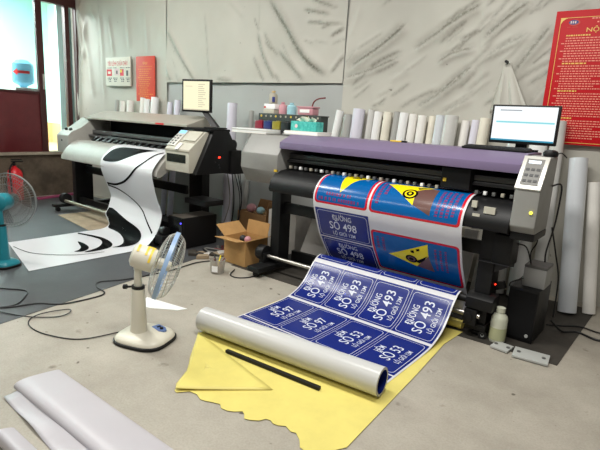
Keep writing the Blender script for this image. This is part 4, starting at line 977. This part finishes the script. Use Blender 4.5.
MB().obox((-1.93, 3.64, 1.354), (.10, .025, .012), Matrix.Rotation(.1, 3, 'Z')).build('handle', 'yellow_tag', pk, .004); MB().obox((-1.86, 3.647, 1.354), (.05, .022, .014), Matrix.Rotation(.1, 3, 'Z')).build('slider', 'black', pk, .004)

# ------------------------------------------------------------------ floor clutter
pc = thing('computer_tower', 'black computer tower with a blue light at the foot of the left printer', 'computer', (-4.35, 3.45, 0))
MB().box(-4.46, -4.2, 3.215, 3.70, .012, .355).build('case', 'black', pc, .006)
MB().box(-4.455, -4.205, 3.206, 3.215, .02, .35).build('front_panel', 'black_gloss', pc, .003); MB().cyl((-4.225, 3.206, .30), (-4.225, 3.2, .30), .008).build('power_light', 'led_blue', pc)
MB().box(-4.45, -4.21, 3.23, 3.69, .355, .357).build('dusty_top', 'dust', pc)
for x in (-4.43, -4.25):
    for y in (3.26, 3.64): MB().cyl((x, y, .005), (x, y, .014), .014).build('rubber_foot', 'dark', pc)
def carton(label, x0, x1, y0, y1, z1, m, flaps, z0=.006, name='cardboard_box'):
    o = thing(name, label, 'box', ((x0+x1)/2, (y0+y1)/2, 0)); t = .006
    q = MB(); q.box(x0, x1, y0, y0+t, z0, z1); q.box(x0, x1, y1-t, y1, z0, z1); q.box(x0, x0+t, y0+t, y1-t, z0, z1); q.box(x1-t, x1, y0+t, y1-t, z0, z1); q.box(x0+t, x1-t, y0+t, y1-t, z0, z0+t)
    q.build('shell', m, o)
    for pts in flaps:
        a, b, c, d_ = [Vector(p) for p in pts]; n_ = (b-a).cross(d_-a).normalized()*.005
        MB().loft([[a, b, c, d_], [a+n_, b+n_, c+n_, d_+n_]]).build('flap', m, o)
    return o
x0, x1, y0, y1, zt = -3.60, -3.29, 3.28, 3.60, .27
carton('open cardboard box with raised flaps in front of the purple printer stand', x0, x1, y0, y1, zt, 'cardboard',
       [[(x0, y0, zt), (x1, y0, zt), (x1+.0, y0-.13, zt-.06+.08), (x0-.0, y0-.13, zt+.02)], [(x0, y0, zt), (x0, y1, zt), (x0-.13, y1, zt+.10), (x0-.13, y0, zt+.10)],
        [(x0, y1, zt), (x1, y1, zt), (x1, y1+.03, zt+.14), (x0, y1+.03, zt+.14)], [(x1, y0, zt), (x1, y1, zt), (x1+.13, y1, zt+.05), (x1+.13, y0, zt+.05)]])
for (x, y, m_, nm) in ((-3.40, 3.42, 'pink', 'pink round bundle in the open cardboard box'), (-3.47, 3.42, 'dark', 'black round bundle in the open cardboard box')):
    b_ = MB().sphere((x, y, .25), .036); tag(b_.build('bundle', m_), nm, 'bundle')
MB().box(-3.58, -3.31, 3.30, 3.58, .10, .214).build('packing', 'cardboard_dark', bpy.data.objects['cardboard_box'])
x0, x1, y0, y1, zt = -4.08, -3.62, 3.92, 4.26, .40
bx2 = carton('older brown cardboard box in the shade between the printers', x0, x1, y0, y1, zt, 'cardboard_dark', [[(x1, y0, zt), (x1, y1-.01, zt), (x1+.03, y1-.01, zt+.16), (x1+.03, y0, zt+.16)], [(x0, y1, zt), (x1, y1, zt), (x1, y1+.05, zt+.1), (x0, y1+.05, zt+.1)]])
MB().box(x0+.02, x1-.02, y0+.02, y1-.02, .05, .38).build('packing', 'cardboard_dark', bx2)
tag(MB().sphere((-3.93, 4.0, .44), .06, sz=.85).build('bundle', 'pink'), 'pink round bundle on the older brown box', 'bundle')
tag(MB().sphere((-3.80, 4.02, .425), .05, sz=.85).build('bundle', 'pale_blue'), 'bluish round bundle on the older brown box', 'bundle')
wb_ = thing('cardboard_box', 'white carton with a red mark under the purple printer', 'box', (-3.45, 4.1, 0))
MB().box(-3.58, -3.18, 3.92, 4.28, .006, .49).build('shell', 'white_card', wb_, .004); MB().box(-3.58, -3.18, 4.09, 4.11, .49, .492).build('tape', 'cardboard', wb_); MB().loft([[(-3.40, 3.917, .22), (-3.36, 3.917, .25), (-3.34, 3.917, .22), (-3.36, 3.917, .20)], [(-3.40, 3.919, .22), (-3.36, 3.919, .25), (-3.34, 3.919, .22), (-3.36, 3.919, .20)]]).build('red_mark', 'cap_red', wb_)
tag(MB().loft([[(-3.10, 3.87, .006), (-2.78, 3.87, .006), (-2.78, 3.93, .006), (-3.10, 3.93, .006)], [(-3.08, 4.12, .54), (-2.76, 4.12, .54), (-2.76, 4.18, .54), (-3.08, 4.18, .54)]]).build('foam_board', 'styro', bevel=.006), 'white foam board leaning under the purple printer beside the white carton', 'board')
for i, (x, w) in enumerate(((-1.46, .12), (-1.30, .13))):
    tag(MB().loft([[(x, 4.0, .006), (x+w, 4.0, .006), (x+w, 4.03, .006), (x, 4.03, .006)], [(x, 4.2, .62), (x+w, 4.2, .62), (x+w, 4.23, .62), (x, 4.23, .62)]]).build('foam_board', 'styro' if i else 'white_card', bevel=.004), ('pale board leaning behind the right leg of the purple printer, left one', 'pale board leaning behind the right leg of the purple printer, right one')[i], 'board')
cu = thing('plastic_cup', 'clear plastic tub of brushes on the concrete near the cardboard box', 'tub', (-3.36, 2.98, 0))
MB().lathe((-3.36, 2.98, .001), (0, 0, 1), [(.001, 0), (.062, 0), (.076, .13), (.080, .13), (.080, .136), (.073, .136), (.059, .006), (.001, .006)], 28).build('tub', 'cup', cu)
MB().lathe((-3.36, 2.98, .006), (0, 0, 1), [(.001, 0), (.05, 0), (.056, .07), (.001, .075)], 24).build('contents', 'cardboard_dark', cu)
q = MB(); q.add([(-3.36+.0745*math.cos(-1.5+.2*i)-.0, 2.98+.0745*math.sin(-1.5+.2*i), z) for i in range(5) for z in (.025, .085)], [(2*i, 2*i+1, 2*i+3, 2*i+2) for i in range(4)]); q.build('label_patch', 'white', cu)
for i, (dx, dy, m_) in enumerate(((.05, .03, 'cable_red'), (-.06, .02, 'dark'), (.02, -.05, 'cable_red'), (-.02, .05, 'sign_yellow'))):
    MB().cyl((-3.36-dx*.3, 2.98-dy*.3, .03), (-3.36+dx*1.25, 2.98+dy*1.25, .155), .006, n=10).build('brush', m_, cu)
bt = thing('plastic_bottle', 'milky plastic bottle of fluid at the right foot of the purple printer', 'bottle', (-.87, 3.46, 0))
MB().lathe((-.865, 3.43, .006), (0, 0, 1), [(.001, 0), (.052, 0), (.056, .01), (.056, .17), (.05, .195), (.028, .215), (.026, .225), (.001, .225)], 28).build('bottle_body', 'hdpe', bt); MB().lathe((-.865, 3.43, .006), (0, 0, 1), [(.030, .222), (.030, .255), (.001, .257)], 24).build('cap', 'hdpe', bt)
MB().lathe((-.865, 3.43, .007), (0, 0, 1), [(.0565, .02), (.0568, .11), (.0565, .11)], 28).build('fluid_level', 'fluid', bt)
up = thing('power_unit', 'black box-shaped power unit on the dark mat at the far right', 'power unit', (-.76, 3.75, 0))
MB().box(-.86, -.66, 3.55, 3.92, .006, .40).build('case', 'black', up, .006); MB().box(-.85, -.67, 3.545, 3.55, .03, .38).build('front_panel', 'black_matte', up); MB().cyl((-.70, 3.545, .06), (-.70, 3.538, .06), .012).build('socket', 'strip', up)
ad = thing('adapter', 'grey adapter box standing on top of the black power unit', 'adapter', (-.72, 3.7, .401))
MB().box(-.80, -.65, 3.62, 3.82, .401, .54).build('case', 'adapter', ad, .006); MB().box(-.80, -.65, 3.62, 3.82, .54, .56).build('lid', 'grey_dark', ad, .004)
pb = thing('power_brick', 'black power brick with a red light hanging left of the power unit', 'adapter', (-.90, 3.56, .33))
MB().obox((-.93, 3.53, .385), (.09, .05, .055), Matrix.Rotation(-.4, 3, 'Y')).build('case', 'black', pb, .008); MB().cyl((-.95, 3.504, .395), (-.95, 3.498, .395), .007).build('indicator_light', 'led_red', pb)
MB().tube([(-.97, 3.54, .36), (-.99, 3.60, .25), (-1.0, 3.66, .05), (-.98, 3.7, .012)], .005).build('cord', 'cable', pb)
MB().tube([(-.86, 3.53, .40), (-.85, 3.53, .43), (-.80, 3.56, .46), (-.79, 3.6, .46)], .005).build('cord', 'cable', pb)
for i, (x0, x1, y0, y1, lb) in enumerate(((-.86, -.74, 3.28, 3.40, 'small grey metal plate on the floor below the black power unit, left one'), (-.72, -.50, 3.26, 3.42, 'larger grey metal plate on the floor at the corner of the dark mat'))):
    p_ = thing('metal_plate', lb, 'plate', ((x0+x1)/2, (y0+y1)/2, .005), None, .12 if i else -.1)
    w_ = (x1-x0)/2; h_ = (y1-y0)/2; MB().box(-w_, w_, -h_, h_, .001, .016).build('plate', 'strip', p_, .003, world=False)
    for sx in (-1, 1): MB().cyl((sx*w_*.7, 0, .016), (sx*w_*.7, 0, .022), .012).build('stud', 'grey_dark', p_, world=False)
tp = thing('tape_roll', 'small black tape roll left of the milky bottle', 'tape', (-.96, 3.44, .005))
MB().lathe((-.96, 3.40, .03), (.3, -1, .15), [(.012, -.02), (.03, -.02), (.03, .02), (.012, .02), (.012, -.02)], 24).build('tape', 'black', tp); MB().lathe((-.96, 3.40, .03), (.3, -1, .15), [(.010, -.019), (.013, -.019), (.013, .019), (.010, .019), (.010, -.019)], 20).build('core', 'strip', tp)
def cable(pts, r, m, label, cat='cable', group=None): return tag(MB().tube(pts, r, 7).build('cable', m), label, cat, group)
cable([(-4.4, 1.3, .009), (-4.19, 1.38, .009), (-4.0, 1.5, .009), (-3.86, 1.44, .009), (-3.74, 1.32, .012), (-3.80, 1.2, .009), (-3.95, 1.12, .009)], .005, 'cable', 'looped black cable on the grey mat near its front edge')
cable([(-4.0, 1.05, .009), (-3.75, 1.24, .010), (-3.67, 1.45, .009), (-3.54, 1.58, .008), (-3.51, 1.83, .006), (-3.55, 1.93, .009), (-3.71, 1.95, .009), (-3.81, 2.03, .009), (-3.72, 2.25, .009), (-3.68, 2.66, .009), (-3.72, 3.0, .009), (-3.68, 3.2, .008), (-3.74, 3.46, .008), (-3.84, 3.7, .008)], .006, 'cable', 'long black cable snaking along the edge of the grey mat')
cable([(-3.30, 3.15, .008), (-3.22, 3.02, .006), (-3.12, 3.0, .006), (-3.05, 3.08, .006), (-3.02, 3.2, .01)], .006, 'cable', 'thick black cable curled in front of the open cardboard box')
rr = random.Random(21)
for i, (m_, nm) in enumerate((('cable', 'black cable tangled on the floor, nearest the computer tower'), ('cable_grey', 'grey cable tangled on the floor between tower and cardboard box'), ('cable_red', 'dull red cable tangled on the floor between tower and cardboard box'), ('cable', 'black cable tangled on the floor, farthest back between the printers'))):
    pts = [(-4.12+.05*i+.28*rr.random(), 3.2+.13*i+.28*rr.random(), .012+.008*i) for k in range(9)]
    cable(pts, .007, m_, nm)
for i in range(7):
    x = -4.05+.28*rr.random(); y = 3.15+.6*rr.random()
    a = rr.random()*3; w = .05+.05*rr.random(); h = .03+.04*rr.random(); c_, s_ = math.cos(a), math.sin(a)
    tag(MB().prism_z([(x+c_*u-s_*v, y+s_*u+c_*v) for u, v in ((-w, -h), (w, -h*.6), (w*.7, h), (-w*.8, h*.8))], .006, .013+.004*i).build('scrap', ['card_floor', 'styro', 'grime'][i % 3]),
        'small scrap of waste on the floor between computer tower and cardboard box', 'scrap', 'scraps between the printers')
cable([(-3.98, 3.70, 1.0), (-3.93, 3.80, .6), (-3.98, 3.82, .25), (-4.0, 3.76, .02)], .006, 'cable', 'black cable hanging from the small box of the silver printer')
cable([(-4.06, 3.88, .86), (-4.03, 3.93, .5), (-4.08, 3.90, .15), (-4.1, 3.85, .02)], .006, 'cable', 'black cable hanging behind the end of the silver printer, left of the tall roll')
cable([(-4.16, 3.88, .88), (-4.15, 3.92, .5), (-4.17, 3.9, .2), (-4.2, 3.86, .02)], .007, 'cable', 'thick black cable hanging from the back end of the silver printer')
cable([(-4.22, 3.86, .88), (-4.20, 3.90, .5), (-4.28, 3.88, .2), (-4.30, 3.84, .02)], .006, 'cable_grey', 'grey cable hanging under the end of the silver printer')
cable([(-4.00, 3.86, .86), (-3.98, 3.88, .55), (-4.03, 3.86, .25), (-4.10, 3.80, .02)], .005, 'cable', 'thin black cable hanging rightmost at the end of the silver printer')
cable([(-.70, 3.58, 1.14), (-.655, 3.62, 1.15), (-.65, 3.64, 1.05), (-.665, 3.68, .85), (-.70, 3.74, .66), (-.70, 3.76, .57)], .006, 'cable', 'black lead looping from the side of the control box to the grey adapter')
cable([(-.76, 3.62, .84), (-.76, 3.70, .72), (-.80, 3.75, .62), (-.82, 3.9, .45), (-.84, 3.95, .1)], .005, 'cable', 'black lead hanging under the control box, left of the adapter')
cable([(-.69, 3.75, .83), (-.66, 3.9, .6), (-.63, 3.98, .4), (-.62, 3.98, .1)], .006, 'cable', 'black lead hanging straight down right of the power unit')
cable([(-.9, 3.5, .69), (-.84, 3.50, .72), (-.79, 3.54, .70), (-.77, 3.62, .60), (-.77, 3.66, .565)], .005, 'cable', 'black lead arching from the motor housing down to the grey adapter')
cable([(-.62, 3.9, .10), (-.54, 3.95, .02), (-.45, 4.05, .010), (-.3, 4.0, .010), (-.12, 4.15, .010)], .008, 'cable', 'thick black cable on the floor right of the power unit')
cable([(-.66, 4.0, .02), (-.56, 4.1, .012), (-.45, 4.18, .012), (-.28, 4.16, .012), (0, 4.3, .008)], .006, 'cable', 'thin black cable on the floor at the foot of the right rolls')
cable([(-1.25, 3.45, .55), (-1.24, 3.5, .4), (-1.26, 3.55, .2)], .004, 'cable', 'thin lead') if 0 else None
